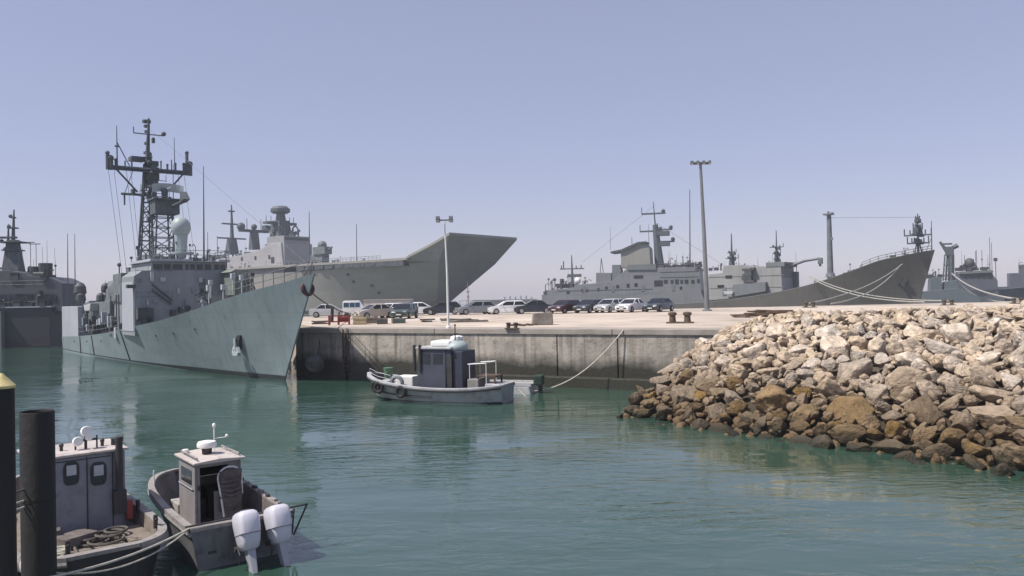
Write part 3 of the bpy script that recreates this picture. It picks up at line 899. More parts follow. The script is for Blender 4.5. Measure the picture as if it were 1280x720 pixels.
b = MB(); a, c = tower(290, 318, 298, 1.9, 1.2); tower(290, 298, 256, .55, .15); xx = a[0]
for py, hh in ((280, 4), (298, 6), (264, 1.2)):
    z = F.y(290, py, -7)[1]; b.bb(xx - .5, xx + .5, -7 - hh, -7 + hh, z - .25, z + .25)
b.build('pole_mast', M['mast'], ii)
b = MB(); clutter(ii, M['gear'], xf - 9, xf, -12, -2, F.y(351, 303, -13.5)[1] + 2.4, 16, 21, 1.6, 1.0); clutter(ii, M['gear'], xf - 60, xf - 12, -12, -3, 20.5, 40, 22, 2.0, 1.0)
q = F.y(369, 288, -4); b.torus((q[0], -4, q[1]), 1.5, .3, Matrix.Rotation(R(90), 3, 'X'), 14, 6)
b.build('island_gear', M['gear'], ii)
b = MB(); q = F.y(395, 322, -14)
b.bb(q[0] - 3, q[0] + 3, -14, -11, 16, q[1] + 1); b.bb(q[0] - 1, q[0] + 5, -14.5, -11.5, q[1] + 1, q[1] + 3.4); b.ball((q[0] + 2, -13, q[1] + 4), 1.5, 7); b.tube([(q[0] + 4, -13, q[1] + 2), (q[0] + 8, -14, q[1] + 3)], .3)
b.build('deck_crane', M['gear'], cv)
for px, y0, y1, v, r in ((387, 322, 264, -14, .28), (446, 328, 280, -15.5, .16), (260, 330, 290, -13, .2), (272, 330, 295, -13, .18)):
    b = MB(); p = F.y(px, y0, v); q = F.y(px - .5, y1, v); b.tube([(p[0], v, p[1] - 1), (q[0], v, q[1])], r, 5, .1)
    b.build('whip_aerial', M['mast'], cv)

# ---- grey auxiliary with one tall funnel
F = Frame((52, 212, 0), (.95, -.3))
ax = thing('naval_auxiliary', 'mid-grey auxiliary ship with capped box funnel and portholes behind the row of cars', 'ship', F.loc, F.rz)
M['ax'] = ship_paint('auxiliary_grey', (.20, .205, .21), scale=.12, streak=.45, rust=.25, plates=(4, 1.6, .03))
M['axd'] = ship_paint('auxiliary_dark_grey', (.15, .16, .165), scale=.2)
H = Hull([(14, .2, 7.6), (9, 2.8, 6.8), (2, 4.6, 6.0), (-8, 5, 5.4), (-38, 5, 5.0), (-44.5, 4.6, 5.2)], [(6, .1), (0, 2.4), (-8, 4.4), (-30, 4.9), (-44.5, 4.4)], 8, 14)
H.shell(7).build('hull', M['ax'], ax, smooth=True, angle=50)
H.band(-.6, .8, .03).build('boot_topping', M['boot'], ax)
H.deckmesh(.3).build('deck', M['deckgrey'], ax)
b = MB()
b.prism(side_poly(F, [(683, 392), (684, 363), (717, 359.5), (719, 356), (744, 354), (766, 351), (775, 343), (784, 335), (866, 334), (875, 334), (877, 366), (884, 385), (884, 392)], -5.02), -5.02, 4.4)
b.prism(side_poly(F, [(745, 356), (745, 341), (764, 341), (764, 356)], -4), -4, 2)
b.build('superstructure', M['ax'], ax, bevel=.08)
for px, py, w2, h in ((832, 352, 1.0, .9), (840, 352, .7, .9), (846, 352, .9, 1.2), (852, 352, .7, .9), (858, 352, .9, 1.0), (866, 352, .8, .9), (873, 351, .7, 1.0), (795, 356, .8, .9), (785, 357, .7, .9),
                     (772, 358, .8, .8), (758, 360, .7, .8), (748, 362, .6, .8), (734, 363, .6, .8), (728, 363, .6, .8), (710, 365, .8, .9), (798, 346, 2.4, .8), (823, 354, 2.2, 1.5), (851, 360, .6, .8)):
    q = F.y(px, py, -5.02); b = MB(); b.bb(q[0] - w2 / 2, q[0] + w2 / 2, -5.1, -4.98, q[1] - h / 2, q[1] + h / 2)
    b.build('window', M['glass'], ax)
b = MB(); b.prism(side_poly(F, [(776, 335), (776, 313), (795, 305), (806, 303), (812, 310), (813.5, 335)], -3), -3, 3)
fu = b.build('funnel', ship_paint('funnel_warm_grey', (.27, .265, .235), scale=.3), ax, bevel=.15)
b = MB(); b.prism(side_poly(F, [(763, 316.5), (763, 314.5), (777, 311.5), (797, 302.5), (807, 301.5), (808, 303.5), (797, 305.5), (779, 314.5)], -3.5), -3.5, 3.5)
b.build('funnel_cap', M['geard'], fu)
b = MB()
b.prism(side_poly(F, [(784, 337.5), (784, 331), (820, 330), (820, 337)], -5.2), -5.3, -4.9)
b.prism(side_poly(F, [(765, 352), (765, 331), (774, 331), (776, 338), (774, 352)], -4.5), -4.4, -1)
b.build('balcony', M['axd'], ax)
b = MB(); p = F.y(825, 337, 0); q = F.y(819, 281, 0); r_ = F.y(816.5, 252, 0)
b.tube([(p[0], 0, p[1]), (q[0], 0, q[1])], 1.35, 8, .7); b.tube([(q[0], 0, q[1]), (r_[0], 0, r_[1])], .22, 6, .1)
for px, py, hw in ((817, 267, 3.2), (814, 289, 3.0), (831, 287, 2.0), (833, 302, 2.2)):
    c = F.y(px, py, 0); b.bb(c[0] - hw, c[0] + hw, -.4, .4, c[1] - .2, c[1] + .2); b.ball((c[0] + hw * .8, 0, c[1] + .6), .55, 6); b.tube([(c[0] - hw, 0, c[1]), (c[0] - hw, 0, c[1] + 1.8)], .12)
c = F.y(829, 290, 0); b.bb(c[0] - 1.6, c[0] + 1.6, -1.2, 1.2, c[1] - 1, c[1] + .2); c = F.y(831, 303, 0); b.bb(c[0] - 1.3, c[0] + 1.3, -1, 1, c[1] - 1, c[1] + .2)
b.build('main_mast', M['mast'], ax)
b = MB(); p = F.y(716, 362, 0); q = F.y(714.5, 319, 0); b.tube([(p[0], 0, p[1]), (q[0], 0, q[1])], .5, 7, .12)
c = F.y(715, 336, 0); b.bb(c[0] - 3.4, c[0] + 3.4, -.3, .3, c[1] - .15, c[1] + .15)
for dx, h in ((-2.4, 2.2), (-3, 1), (2.6, 1), (1.2, .8)): b.tube([(c[0] + dx, 0, c[1]), (c[0] + dx, 0, c[1] + h)], .16)
c = F.y(715, 345, 0); b.bb(c[0] - 1.2, c[0] + 2.6, -.5, .5, c[1] - .3, c[1] + .5)
b.build('aft_mast', M['mast'], ax)
p = F.y(702, 362, 0); b = MB(); b.tube([(p[0], 0, p[1]), (p[0], 0, p[1] + 3)], .45, 7); b.build('ventilator', M['mast'], ax)
p = F.y(752, 341, 0); b = MB(); b.tube([(p[0] - .4, 0, p[1]), (p[0], 0, p[1] + 4)], .1); b.tube([(p[0] + .5, 0, p[1]), (p[0], 0, p[1] + 4)], .1); b.build('derrick', M['mast'], ax)
b = MB(); c = F.y(722, 351, -2); b.ball((c[0], -2, c[1]), .95, 8); b.tube([(c[0], -2, c[1] - 2), (c[0], -2, c[1])], .4); b.build('radome', M['white'], ax, smooth=True)
b = MB(); zt = F.y(850, 334, -5)[1]
clutter(ax, M['geard'], -12, -2, -4.6, 3, zt, 30, 31, 1.1, 1.0); clutter(ax, M['geard'], -41, -32, -4.6, 3, 7.0, 34, 32, 1.1, 1.2); clutter(ax, M['geard'], -44, -40, -4.6, 2, 5.2, 24, 33, 1.2, 1.4)
b.rail([(-13, -4.9, zt), (-1.7, -4.9, zt)], 1.1, .06); b.rail([(-2, -4.9, zt), (-2, 4, zt)], 1.1, .06); b.bb(-1.9, -1.2, -5.4, -3.6, zt + .9, zt + 1.3); b.tube([(-2.4, -4.9, zt), (-1, -6.3, zt + .2)], .2)
b.build('upper_deck_gear', M['geard'], ax)
for px, y0, y1, r in ((862.5, 334, 237, .2), (811, 305, 280, .08), (763, 312, 282, .07), (790, 305, 296, .12), (846, 334, 318, .08), (866, 334, 325, .08)):
    b = MB(); p = F.y(px, y0, 0); q = F.y(px - .3, y1, 0); b.tube([(p[0], 0, p[1]), (q[0], 0, q[1])], r, 5, r * .5)
    b.build('whip_aerial', M['mast'], ax)

# ---- dark hulled landing ship
F = Frame((76.5, 150, 0), (.8, -.6))
ls = thing('landing_ship', 'dark grey ship with flared bow, thick lone king post and crossed mooring lines', 'ship', F.loc, F.rz)
M['ls'] = ship_paint('landing_ship_dark_grey', (.112, .104, .090), scale=.15, streak=.5, streak_col=(.06, .055, .048), rust=.35, plates=(4, 1.5, .03))
M['ls_sup'] = ship_paint('landing_ship_pale_grey', (.29, .285, .275), scale=.2, streak=.4, rust=.2, plates=(3, 2.2, .03))
H = Hull([(2.6, .1, 12.2), (0, 1.8, 11.75), (-3, 3.4, 11.1), (-6, 4.5, 10.5), (-10, 5.1, 9.0), (-15, 5.4, 7.3), (-20.6, 5.5, 5.75), (-30, 5.5, 4.1), (-42, 5.5, 2.9), (-58, 5.3, 2.6)],
         [(0, .1), (-4, 1.2), (-10, 3.0), (-18, 4.6), (-30, 5.2), (-58, 5.2)], 3.6, 12)
H.shell(9).build('hull', M['ls'], ls, smooth=True, angle=50)
H.band(-.6, .6, .03).build('boot_topping', M['boot'], ls)
H.deckmesh(.5).build('deck', M['deckgrey'], ls)
b = MB()
for i in range(12):
    pass
b.grid([[(q.x, -q.y - .02, q.z), (q.x, -q.y - .02, q.z + .12)] for q in (H.pt(2.6 - 60 * i / 40, 1) for i in range(41))])
b.build('gunwale_line', ship_paint('gunwale_pale', (.2, .2, .19)), ls)
c = F.y(1128, 352, -2); q = min((H.pt(x, c[1] / interp(H.deck, x)[1]) for x in H.xs), key=lambda v: abs(v.x - c[0])); dy = -q.y
b = MB(); b.lathe([(.95, -.15), (.85, .15)], (c[0], dy, c[1]), 10, Matrix.Rotation(R(90), 3, 'X')); 
for an in range(4): b.box((c[0] + .8 * math.cos(an * 1.57 + .3), dy - .2, c[1] + .8 * math.sin(an * 1.57 + .3)), (.5, .3, .5), Matrix.Rotation(an, 3, 'Y'))
b.build('anchor', M['boot'], ls)
b = MB()
b.prism(side_poly(F, [(880, 376), (886, 343), (903, 341), (904, 332), (930, 331), (936, 333), (969, 333.5), (976, 333), (978, 364), (930, 372)], -4), -4, 4)
ss = b.build('superstructure', M['ls_sup'], ls, bevel=.06)
b = MB(); x1 = F.y(976, 340, -4)[0]; z1 = F.y(976, 333, -4)[1]
b.bb(x1, x1 + .12, -3.9, 3.9, 4.2, z1 - .05); b.bb(x1 - 3, x1 + .8, -4.1, 4.1, z1 - .04, z1 + .9)
p0 = F.x(1003, 345, x1 + .2); b.bb(x1 + .12, x1 + 1.2, 3.0, 3.9, 3.9, z1 - 1)
b.build('bridge_front', M['axd'], ss, bevel=.05)
b = MB()
for k in range(6): b.bb(x1 + .8, x1 + .88, -3.6 + k * 1.25, -2.7 + k * 1.25, z1 + .2, z1 + .7)
for px, py in ((911, 346), (901, 358)):
    q = F.y(px, py, -4); b.bb(q[0] - .7, q[0] + .7, -4.1, -3.95, q[1] - .3, q[1] + .3)
b.build('bridge_window', M['glass'], ss)
b = MB(); b.prism(side_poly(F, [(915, 371), (916, 356), (938, 353.5), (957, 352.5), (957, 364)], -5), -5.1, -4.05)
b.build('boat_bay', M['axd'], ss)
b = MB()
for px, py, w2, h in ((935, 337, 2.2, .5), (936, 342, 1.4, 1.0), (934, 348, 2.0, .8), (937, 352, 2.2, .5), (931, 344, .6, .6), (941, 336, .8, .5)):
    q = F.y(px, py, -4.6); b.box((q[0], -4.6, q[1]), (w2, 1.2, h))
b.build('gun_mount', M['geard'], ls, bevel=.04)
b = MB(); q = F.y(911, 366, -5.2); b.prism([(q[0] - 1.1, q[1] + .3), (q[0] + 1.1, q[1] + .2), (q[0] + .8, q[1] - .3), (q[0] - .8, q[1] - .3)], -5.5, -4.6); b.build('service_boat', M['whitegear'], ls, bevel=.08)
def small_mast(name, px, py0, py1, w, yards, v=0):
    b = MB(); p = F.y(px, py0, v); q = F.y(px - .8, py1, v); mid = p[1] + (q[1] - p[1]) * .45
    b.tube([(p[0], v, p[1] - .5), (p[0], v, mid)], w, 7, w * .6); b.tube([(p[0], v, mid), (q[0], v, q[1])], w * .3, 6, w * .12)
    for py, h in yards:
        z = F.y(px, py, v)[1]; b.bb(p[0] - .15, p[0] + .15, v - h, v + h, z - .1, z + .1); b.bb(p[0] - h * .7, p[0] + h * .7, v - .1, v + .1, z - .08, z + .09); b.tube([(p[0] + h * .7, v, z), (p[0] + h * .7, v, z + .8)], .08, 5)
        b.ball((p[0], v - h, z + .2), .22, 5); b.box((p[0], v + h, z + .2), (.3, .3, .5)); b.box((p[0] + .3, v, z - .3), (.9, .9, .5))
    return b.build(name, M['mast'], ls)
small_mast('aft_mast', 915, 335, 292, .75, ((316, 1.4), (323, 2.0)))
small_mast('main_mast', 971, 334, 288, .6, ((309, 2.0), (317, 1.2), (324, .9)))
b = MB()
p = F.y(1006, 326, 0); q = F.y(1024, 323, 0); b.tube([(F.y(992, 331, 0)[0], 0, F.y(992, 331, 0)[1]), (p[0], 0, p[1]), (q[0], 0, q[1])], .3, 6); b.box((q[0] + .2, 0, q[1] - .5), (.8, .8, 1.2)); b.tube([(q[0], 0, q[1]), (q[0] + .2, 0, q[1] - 1.6)], .25)
b.build('boom', M['gear'], ls)
b = MB(); p = F.y(1038, 342, 0); q = F.y(1035.5, 268, 0)
b.tube([(p[0], 0, p[1] - 1.5), (q[0] + .1, 0, q[1])], .62, 10, .42); b.bb(q[0] - .9, q[0] + .9, -.9, .9, q[1] - .1, q[1] + .12); b.tube([(q[0], 0, q[1]), (q[0], 0, q[1] + .6)], .2); b.box((q[0] + .7, 0, q[1] + .1), (.5, .5, .5)); b.box((p[0] + .5, -.3, (p[1] + q[1]) / 2 + 1), (.4, .4, .5))
b.lathe([(1.0, -.3), (.8, .5)], (p[0], 0, p[1] - .4), 10)
b.build('king_post', mat('king_post_grey', (.13, .14, .15), .6, .2, 1), ls)
b = MB()
zz = 11.4
p = F.y(1148, 320, 0); q = F.y(1147, 267, 0); b.tube([(p[0], 0, p[1] - 1), (q[0], 0, q[1])], .26, 7, .1)
for sx, sy in ((-.8, -.8), (.8, .8)): b.tube([(p[0] + sx, sy, p[1] - 1), (p[0], 0, p[1] + 3.6)], .13, 6)
for py, h in ((304, 3.3), (294, 4.2), (287, 1.4), (278, .6)):
    z = F.y(1148, py, 0)[1]; b.bb(p[0] - .4, p[0] + .4, -h, h, z - .13, z + .13); b.bb(p[0] - h * .56, p[0] + h * .56, -.25, .25, z - .12, z + .14)
    for xx in (-.55, -.32, .3, .54): b.tube([(p[0] + xx * h, 0, z), (p[0] + xx * h, 0, z + .7 + abs(xx))], .12, 6)
    for yy in (-h, -h * .5, h * .5, h): b.tube([(p[0], yy, z), (p[0], yy, z + .9)], .14, 6)
    b.box((p[0], .2, z + .3), (.9, 1.6, .7)); b.box((p[0], -h * .7, z + .35), (.6, .9, .6)); b.box((p[0], h * .7, z + .3), (.6, .9, .5))
z = F.y(1148, 294, 0)[1]; b.tube([(p[0], -1.7, z), (p[0], -1.7, z + 2.8)], .12); b.box((p[0], -1.6, z + .8), (.7, .7, 1.0)); b.tube([(p[0], 1.8, z), (p[0], 1.8, z + 2.0)], .15); b.ball((p[0], 1.8, z + .8), .5, 6)
b.build('fore_mast', M['mast'], ls)
b = MB(); p = F.y(1167, 314, 0); q = F.y(1166.5, 276, 0); b.tube([(p[0] - .3, 0, p[1] - .3), (q[0] - .3, 0, q[1])], .12, 6, .06); b.tube([(p[0] - 1.4, 0, p[1] - .3), (p[0] - .3, 0, p[1] + 2.5)], .05); b.build('jackstaff', M['mast'], ls)
b = MB()
clutter(ls, M['geard'], -14, -7, -3.5, 3.5, 7.8, 26, 41, .95); clutter(ls, M['geard'], -20, -14, -4, 4, 5.6, 18, 42, .7); clutter(ls, M['geard'], -5, 0, -1.5, 1.5, 10.9, 8, 43, .8); clutter(ls, M['geard'], -44, x1 - 1, -3.6, 3.6, z1 - .3, 34, 44, .7, .9)
b.rail(H.edge(2.2, -9, 8), .9, .05)
b.build('deck_gear', M['geard'], ls)

# ---- small patrol ship with greenish hull, right of the landing ship
F = Frame((123, 194, 0), (.93, -.37))
ps = thing('patrol_ship', 'small greenish grey warship with a forked radar column, beyond the dark flared bow', 'warship', F.loc, F.rz)
M['ps'] = ship_paint('patrol_green_grey', (.10, .122, .135), scale=.2, rust=.1)
M['psd'] = ship_paint('patrol_dark_grey', (.085, .095, .115), scale=.3)
H = Hull([(4, .2, 5.2), (0, 2, 4.8), (-6, 3.6, 4.4), (-30, 4.0, 4.2), (-38, 3.6, 4.2)], [(1, .1), (-6, 2.6), (-16, 3.6), (-38, 3.3)], 3.5, 8)
H.shell(6).build('hull', M['psd'], ps, smooth=True, angle=50)
H.deckmesh(.2).build('deck', M['deckgrey'], ps)
b = MB()
b.prism(side_poly(F, [(1150, 392), (1153, 368), (1160, 364), (1196, 360), (1216, 366), (1226, 374), (1228, 392)], -4.0), -4.0, 3)
b.prism(side_poly(F, [(1162, 366), (1163, 349), (1168, 346), (1177, 346), (1178, 366)], -3.4), -3.4, 2)
b.prism(side_poly(F, [(1180, 366), (1181, 352), (1197, 350), (1198, 366)], -3.0), -3.0, 2)
b.build('aft_house', M['ps'], ps, bevel=.1)
b = MB(); b.prism(side_poly(F, [(1196, 390), (1198, 344), (1204, 341), (1240, 339), (1242, 345), (1247, 350), (1248, 368), (1256, 372), (1256, 390)], -3.4), -3.4, 3.4)
br = b.build('bridge', M['psd'], ps, bevel=.1)
b = MB(); b.prism(side_poly(F, [(1199, 342.5), (1200, 339.5), (1241, 337.5), (1242, 340.5)], -3.9), -3.9, 3.9); b.build('bridge_roof', M['axd'], br)
b = MB()
for k in range(5):
    q = F.y(1208 + k * 7.4, 346, -3.4); b.bb(q[0] - .45, q[0] + .45, -3.5, -3.3, q[1] - .35, q[1] + .35)
b.build('window', M['glass'], br)
b = MB(); p = F.y(1189, 346, 0); q = F.y(1189, 318, 0); b.tube([(p[0], 0, p[1] - 1), (q[0], 0, q[1])], .7, 8)
p2 = F.y(1182, 346, 0); b.tube([(p2[0], 0, p2[1] - 1), (q[0] - .8, 0, q[1])], .2); b.lattice((p2[0], 0, p2[1] - 1), (p2[0] + .4, 0, q[1]), 1.2, .9, 5, .08)
c = F.y(1184, 310, 0); b.box((c[0] + .5, 0, c[1] - .8), (1.8, 1.4, 2.2)); b.tube([(c[0], 0, c[1] - 1), (c[0] - 1.6, 0, c[1] + 1.6)], .5, 7, .3); b.tube([(c[0], 0, c[1] - .8), (c[0] + 2.3, 0, c[1] + .6)], .4, 7, .6); b.box((c[0], 0, c[1] + 1), (2.2, .8, .4))
b.build('radar_column', M['mast'], ps)
b = MB(); p = F.y(1212, 341, 0); b.tube([(p[0], 0, p[1] - .5), (p[0], 0, p[1] + 1.6)], .9, 9, .7); b.ball((p[0], 0, p[1] + 2.3), 1.15, 8, 1.2); b.box((p[0] + .9, 0, p[1] + 1.2), (1, .8, 1.0)); b.build('fire_director', M['geard'], ps)
b = MB(); z = F.y(1220, 338, 0)[1]; clutter(ps, M['geard'], F.y(1196, 340, 0)[0], F.y(1240, 338, 0)[0], -3, 3, z, 26, 51, .9, 1.2); aerials(b, F.y(1205, 340, 0)[0], F.y(1240, 340, 0)[0], 0, z, 6, 52, (3, 8), .06)
q = F.y(1245, 350, 0); b.tube([(q[0], 0, q[1]), (q[0], 0, q[1] + 5)], .08); b.box((q[0], 0, q[1] + 5), (.8, .3, .8)); clutter(ps, M['geard'], F.y(1158, 350, 0)[0], F.y(1178, 350, 0)[0], -3.6, 2, 7.5, 16, 53, .9)
b.build('bridge_top_gear', M['geard'], ps)

# ---- ship at the right edge, farther
F = Frame((172, 232, 0), (.9, -.43))
es = thing('distant_ship', 'low dark ship cut off by the right edge of the view behind the mooring rope', 'ship', F.loc, F.rz)
H = Hull([(6, .2, 6.2), (0, 2.6, 5.6), (-8, 4, 5.2), (-40, 4, 4.8)], [(1, .1), (-8, 3), (-20, 3.8), (-40, 3.6)], 5, 8)
H.shell(6).build('hull', M['psd'], es, smooth=True)
H.deckmesh(.2).build('deck', M['deckgrey'], es)
b = MB(); b.bb(-24, -8, -3, 3, 4.7, 9); b.bb(-21, -12, -2.6, 2.6, 9.01, 11.5); b.build('superstructure', M['psd'], es, bevel=.1)
b = MB(); b.lattice((-17, 0, 11), (-17, 0, 20), 1.6, .6, 6, .1); b.bb(-17.3, -16.7, -2.5, 2.5, 17, 17.3); clutter(es, M['mast'], -22, -10, -2.4, 2.4, 10.2, 20, 61, .9); b.build('mast', M['mast'], es)

# ---- ship lying beyond the frigate's stern
F = Frame((-58.8, 105, 0), (.99, .12))
ss_ = thing('stern_moored_ship', 'dark grey warship half hidden at the far left, black hull under a pale deck edge', 'warship', F.loc, F.rz)
M['ss'] = ship_paint('far_left_dark_grey', (.085, .085, .10), scale=.3)
M['ssh'] = ship_paint('far_left_hull_black', (.03, .032, .042), scale=.3, rust=.1)
b = MB(); b.prism([(-.2, -1), (.1, 5.0), (-40, 5.0), (-40, -1)], -4, 5); b.build('hull', M['ssh'], ss_, bevel=.1)
b = MB(); b.bb(-40, .15, -4.2, 5, 5.0, 5.16); b.build('deck_edge', M['frig_lit'], ss_)
b = MB(); q = F.y(4, 412, -4.4); b.bb(-30, q[0], -4.9, -4.02, -1, 4.6); b.build('fender_pontoon', M['axd'], ss_)
b = MB(); b.prism([(-.1, .12), (-.1, 1.3), (-40, 1.3), (-40, .12)], -4.03, -3.5); b.build('boot_topping', mat('dark_boot', (.028, .026, .03), .6, .3, .5), ss_)
b = MB()
b.prism(side_poly(F, [(-60, 389.5), (-60, 340), (12, 338), (30, 341), (34, 344), (60, 346), (66, 348), (78, 354), (79.5, 389.5)], -3), -3, 4)
b.build('superstructure', M['ss'], ss_, bevel=.06)
b = MB()
for px, py, w2, h in ((26, 374, .8, 1.3), (33, 371, .5, .5), (39, 371, .4, .5), (60, 372, .5, .6), (68, 372, .5, .6), (50, 366, .5, .5)):
    q = F.y(px, py, -3); b.bb(q[0] - w2 / 2, q[0] + w2 / 2, -3.1, -2.9, q[1] - h / 2, q[1] + h / 2)
b.build('opening', M['boot'], ss_)
b = MB()
for py, h0, h1 in ((386, -40, -.3), (360, -40, -1)):
    z = F.y(40, py, -3.2)[1]; b.rail([(h0, -3.3, z), (h1, -3.3, z)], .9, .04, step=1.2)
z = F.y(40, 345, -3)[1]
clutter(ss_, M['geard'], -8.5, -.5, -2.8, 2, z - .5, 40, 71, .9, .9); clutter(ss_, M['geard'], -30, -8, -2.8, 2, z, 40, 72, .9, .9); clutter(ss_, M['geard'], -8, -.5, -3.9, -3.2, 5.1, 26, 73, .8, .9)
q = F.y(57, 338, -1); b.lathe([(.75, -1), (.85, .9), (.7, .95)], (q[0], -1, q[1]), 10); q = F.y(43, 340, -1); b.lathe([(.5, -1), (.6, .7)], (q[0], -1, q[1]), 10)
b.build('deck_gear', M['geard'], ss_)
b = MB(); p = F.y(17, 341, 0); q = F.y(17.5, 262, 0); z2 = F.y(17, 300, 0)[1]
b.frustum([(p[0] + sx * 1.1, sy * 1.1, p[1] - .5) for sx, sy in ((-1, -1), (1, -1), (1, 1), (-1, 1))], [(p[0] + sx * .55, sy * .55, z2) for sx, sy in ((-1, -1), (1, -1), (1, 1), (-1, 1))])
b.tube([(p[0], 0, z2), (q[0], 0, q[1])], .25, 7, .08)
p3 = F.y(10, 341, 0); q3 = F.y(10.5, 280, 0); b.tube([(p3[0], 0, p3[1]), (q3[0], 0, q3[1])], .28, 6, .08); b.bb(p3[0] - 1, p[0] + .4, -.3, .3, z2 + .2, z2 + .45)
for py, hw in ((303, 1.4), (285, .5), (272, .3), (313, 1.0)):
    z = F.y(17, py, 0)[1]; b.bb(p[0] - hw, p[0] + hw, -hw, hw, z - .08, z + .08); b.ball((p[0] - hw, 0, z + .2), .25, 5)
for px, py in ((38, 303), (45, 305)):
    q = F.y(px, py, 0); b.bb(q[0] - .8, q[0] + .5, -.1, .1, q[1] - .05, q[1] + .05); b.tube([(q[0], 0, F.y(px, 343, 0)[1]), (q[0], 0, q[1])], .035)
b.build('main_mast', M['mast'], ss_)

# thin whips and wires on the far ships
for P_, x0, x1, yy, z0, k, sd, hh in ((ax, -12, -3, -3, 11.5, 7, 3, (2, 5)), (ax, -38, -26, -3, 8, 5, 4, (2, 4)), (ls, -38, -22, 0, 9.6, 8, 5, (1.5, 4)), (ps, -14, -4, 0, 9, 6, 6, (2, 6)), (cv, -90, -62, -8, 22, 8, 7, (3, 8)), (fr, -30, -21, 0, 9, 8, 8, (1.2, 3)), (fr, -42, -27, -2, 4.6, 7, 9, (1.5, 3.5)), (ss_, -9, -1, -1, 9, 7, 10, (2, 5)), (es, -22, -9, 0, 9, 5, 11, (3, 6))):
    q_ = random.Random(sd)
    for _ in range(k):
        b = MB(); x = q_.uniform(x0, x1); y = yy + q_.uniform(-1.5, 1.5); h = q_.uniform(*hh)
        b.tube([(x, y, z0 - .5), (x + q_.uniform(-.15, .15), y, z0 + h)], .04 if P_ in (fr, ss_) else .07, 4, .015); b.build('whip_aerial', M['mast'], P_)
b = MB()
b.tube([(-13.3, 0, 29), (-34, 0, 14)], .03, 4); b.tube([(-13.3, 0, 24), (10, 0, 8)], .03, 4); b.build('stay_wire', M['mast'], ax)
b = MB(); b.tube([(.05, 0, 18.5), (-16.2, 0, 19.6)], .03, 4); b.build('stay_wire', M['mast'], ls)

# more fittings on the frigate: mast sensors, deck edge boxes, side ports, hand rails
q_ = random.Random(91)
for _ in range(26):
    z = q_.uniform(13.0, 23.0); x = t0[0] if False else X0 + q_.uniform(-.45, .45); y = q_.uniform(-.8, .8)
    b = MB(); k = q_.random()
    if k < .4: b.box((X0 + (x - X0) * .7, y * .4, z), (q_.uniform(.2, .5), q_.uniform(.2, .5), q_.uniform(.2, .5)))
    elif k < .7: z = min(z, Z0 - 1.0) - q_.uniform(0, 3); x = X0; b.tube([(x, y * .3, z), (x, y * 2.2, z)], .035, 5); b.tube([(x, y * 2.2, z - .1), (x, y * 2.2, z + .6)], .03, 5)
    else: y *= .35; b.tube([(X0, y, z), (x + .5, y, z)], .035, 5); b.lathe([(.05, 0), (.16, .08), (.16, .2), (.05, .3)], (x + .5, y, z), 8)
    b.build('mast_sensor', M['mast'], fr)
for k in range(13):
    b = MB(); yy = -4.0 + k * .63; b.box((-20.42, yy, q_.choice((4.6, 5.4, 6.4, 7.2)) + q_.uniform(-.2, .2)), (.14, q_.uniform(.15, .5), q_.uniform(.2, .6))); b.build('wall_locker', q_.choice((M['frig_sup'], M['gear'], M['whitegear'])), fr, bevel=.02)
for z in (5.5, 7.7):
    b = MB(); b.rail([(-20.3, -4.3, z), (-20.3, -1.4, z)], .8, .018, step=.9); b.build('hand_rail', M['gear'], fr)
for x in (-9.5, -13, -16.5, -27, -33, -39, -45):
    q = H_fr.pt(x, .72); b = MB(); b.box((q.x, -q.y - .01, q.z), (.22, .05, .16)); b.build('scupper', M['boot'], fr)
for k in range(16):
    b = MB(); x = -26 - k * 1.05; b.box((x, -4.25 + q_.uniform(-.1, .3), 2.9 + q_.uniform(-.3, 1.3)), (q_.uniform(.3, .8), q_.uniform(.3, .5), q_.uniform(.4, 1.1))); b.build('deck_locker', q_.choice((M['gear'], M['geard'], M['frig_lit'])), fr, bevel=.03)
# decks lines, doors and pipes on the far ships
for P_, x0, x1, y, zs, mm_ in ((ax, -12, -2, -5.12, (9.2, 10.6), M['axd']), (ax, -40, -14, -5.12, (6.2,), M['axd']), (ls, -40, -24, -4.06, (5.9, 8.3), M['axd'])):
    for z in zs:
        b = MB(); b.bb(x0, x1, y, y + .09, z, z + .12); b.build('rubbing_strake', mm_, P_)
for P_, xs_, y, z in ((ax, (-9, -17, -25, -33), -5.1, 5.6), (ls, (-37, -33, -28), -4.1, 4.4)):
    for x in xs_:
        b = MB(); b.bb(x, x + .8, y, y + .09, z, z + 1.7); b.build('door', M['axd'], P_, bevel=.02)

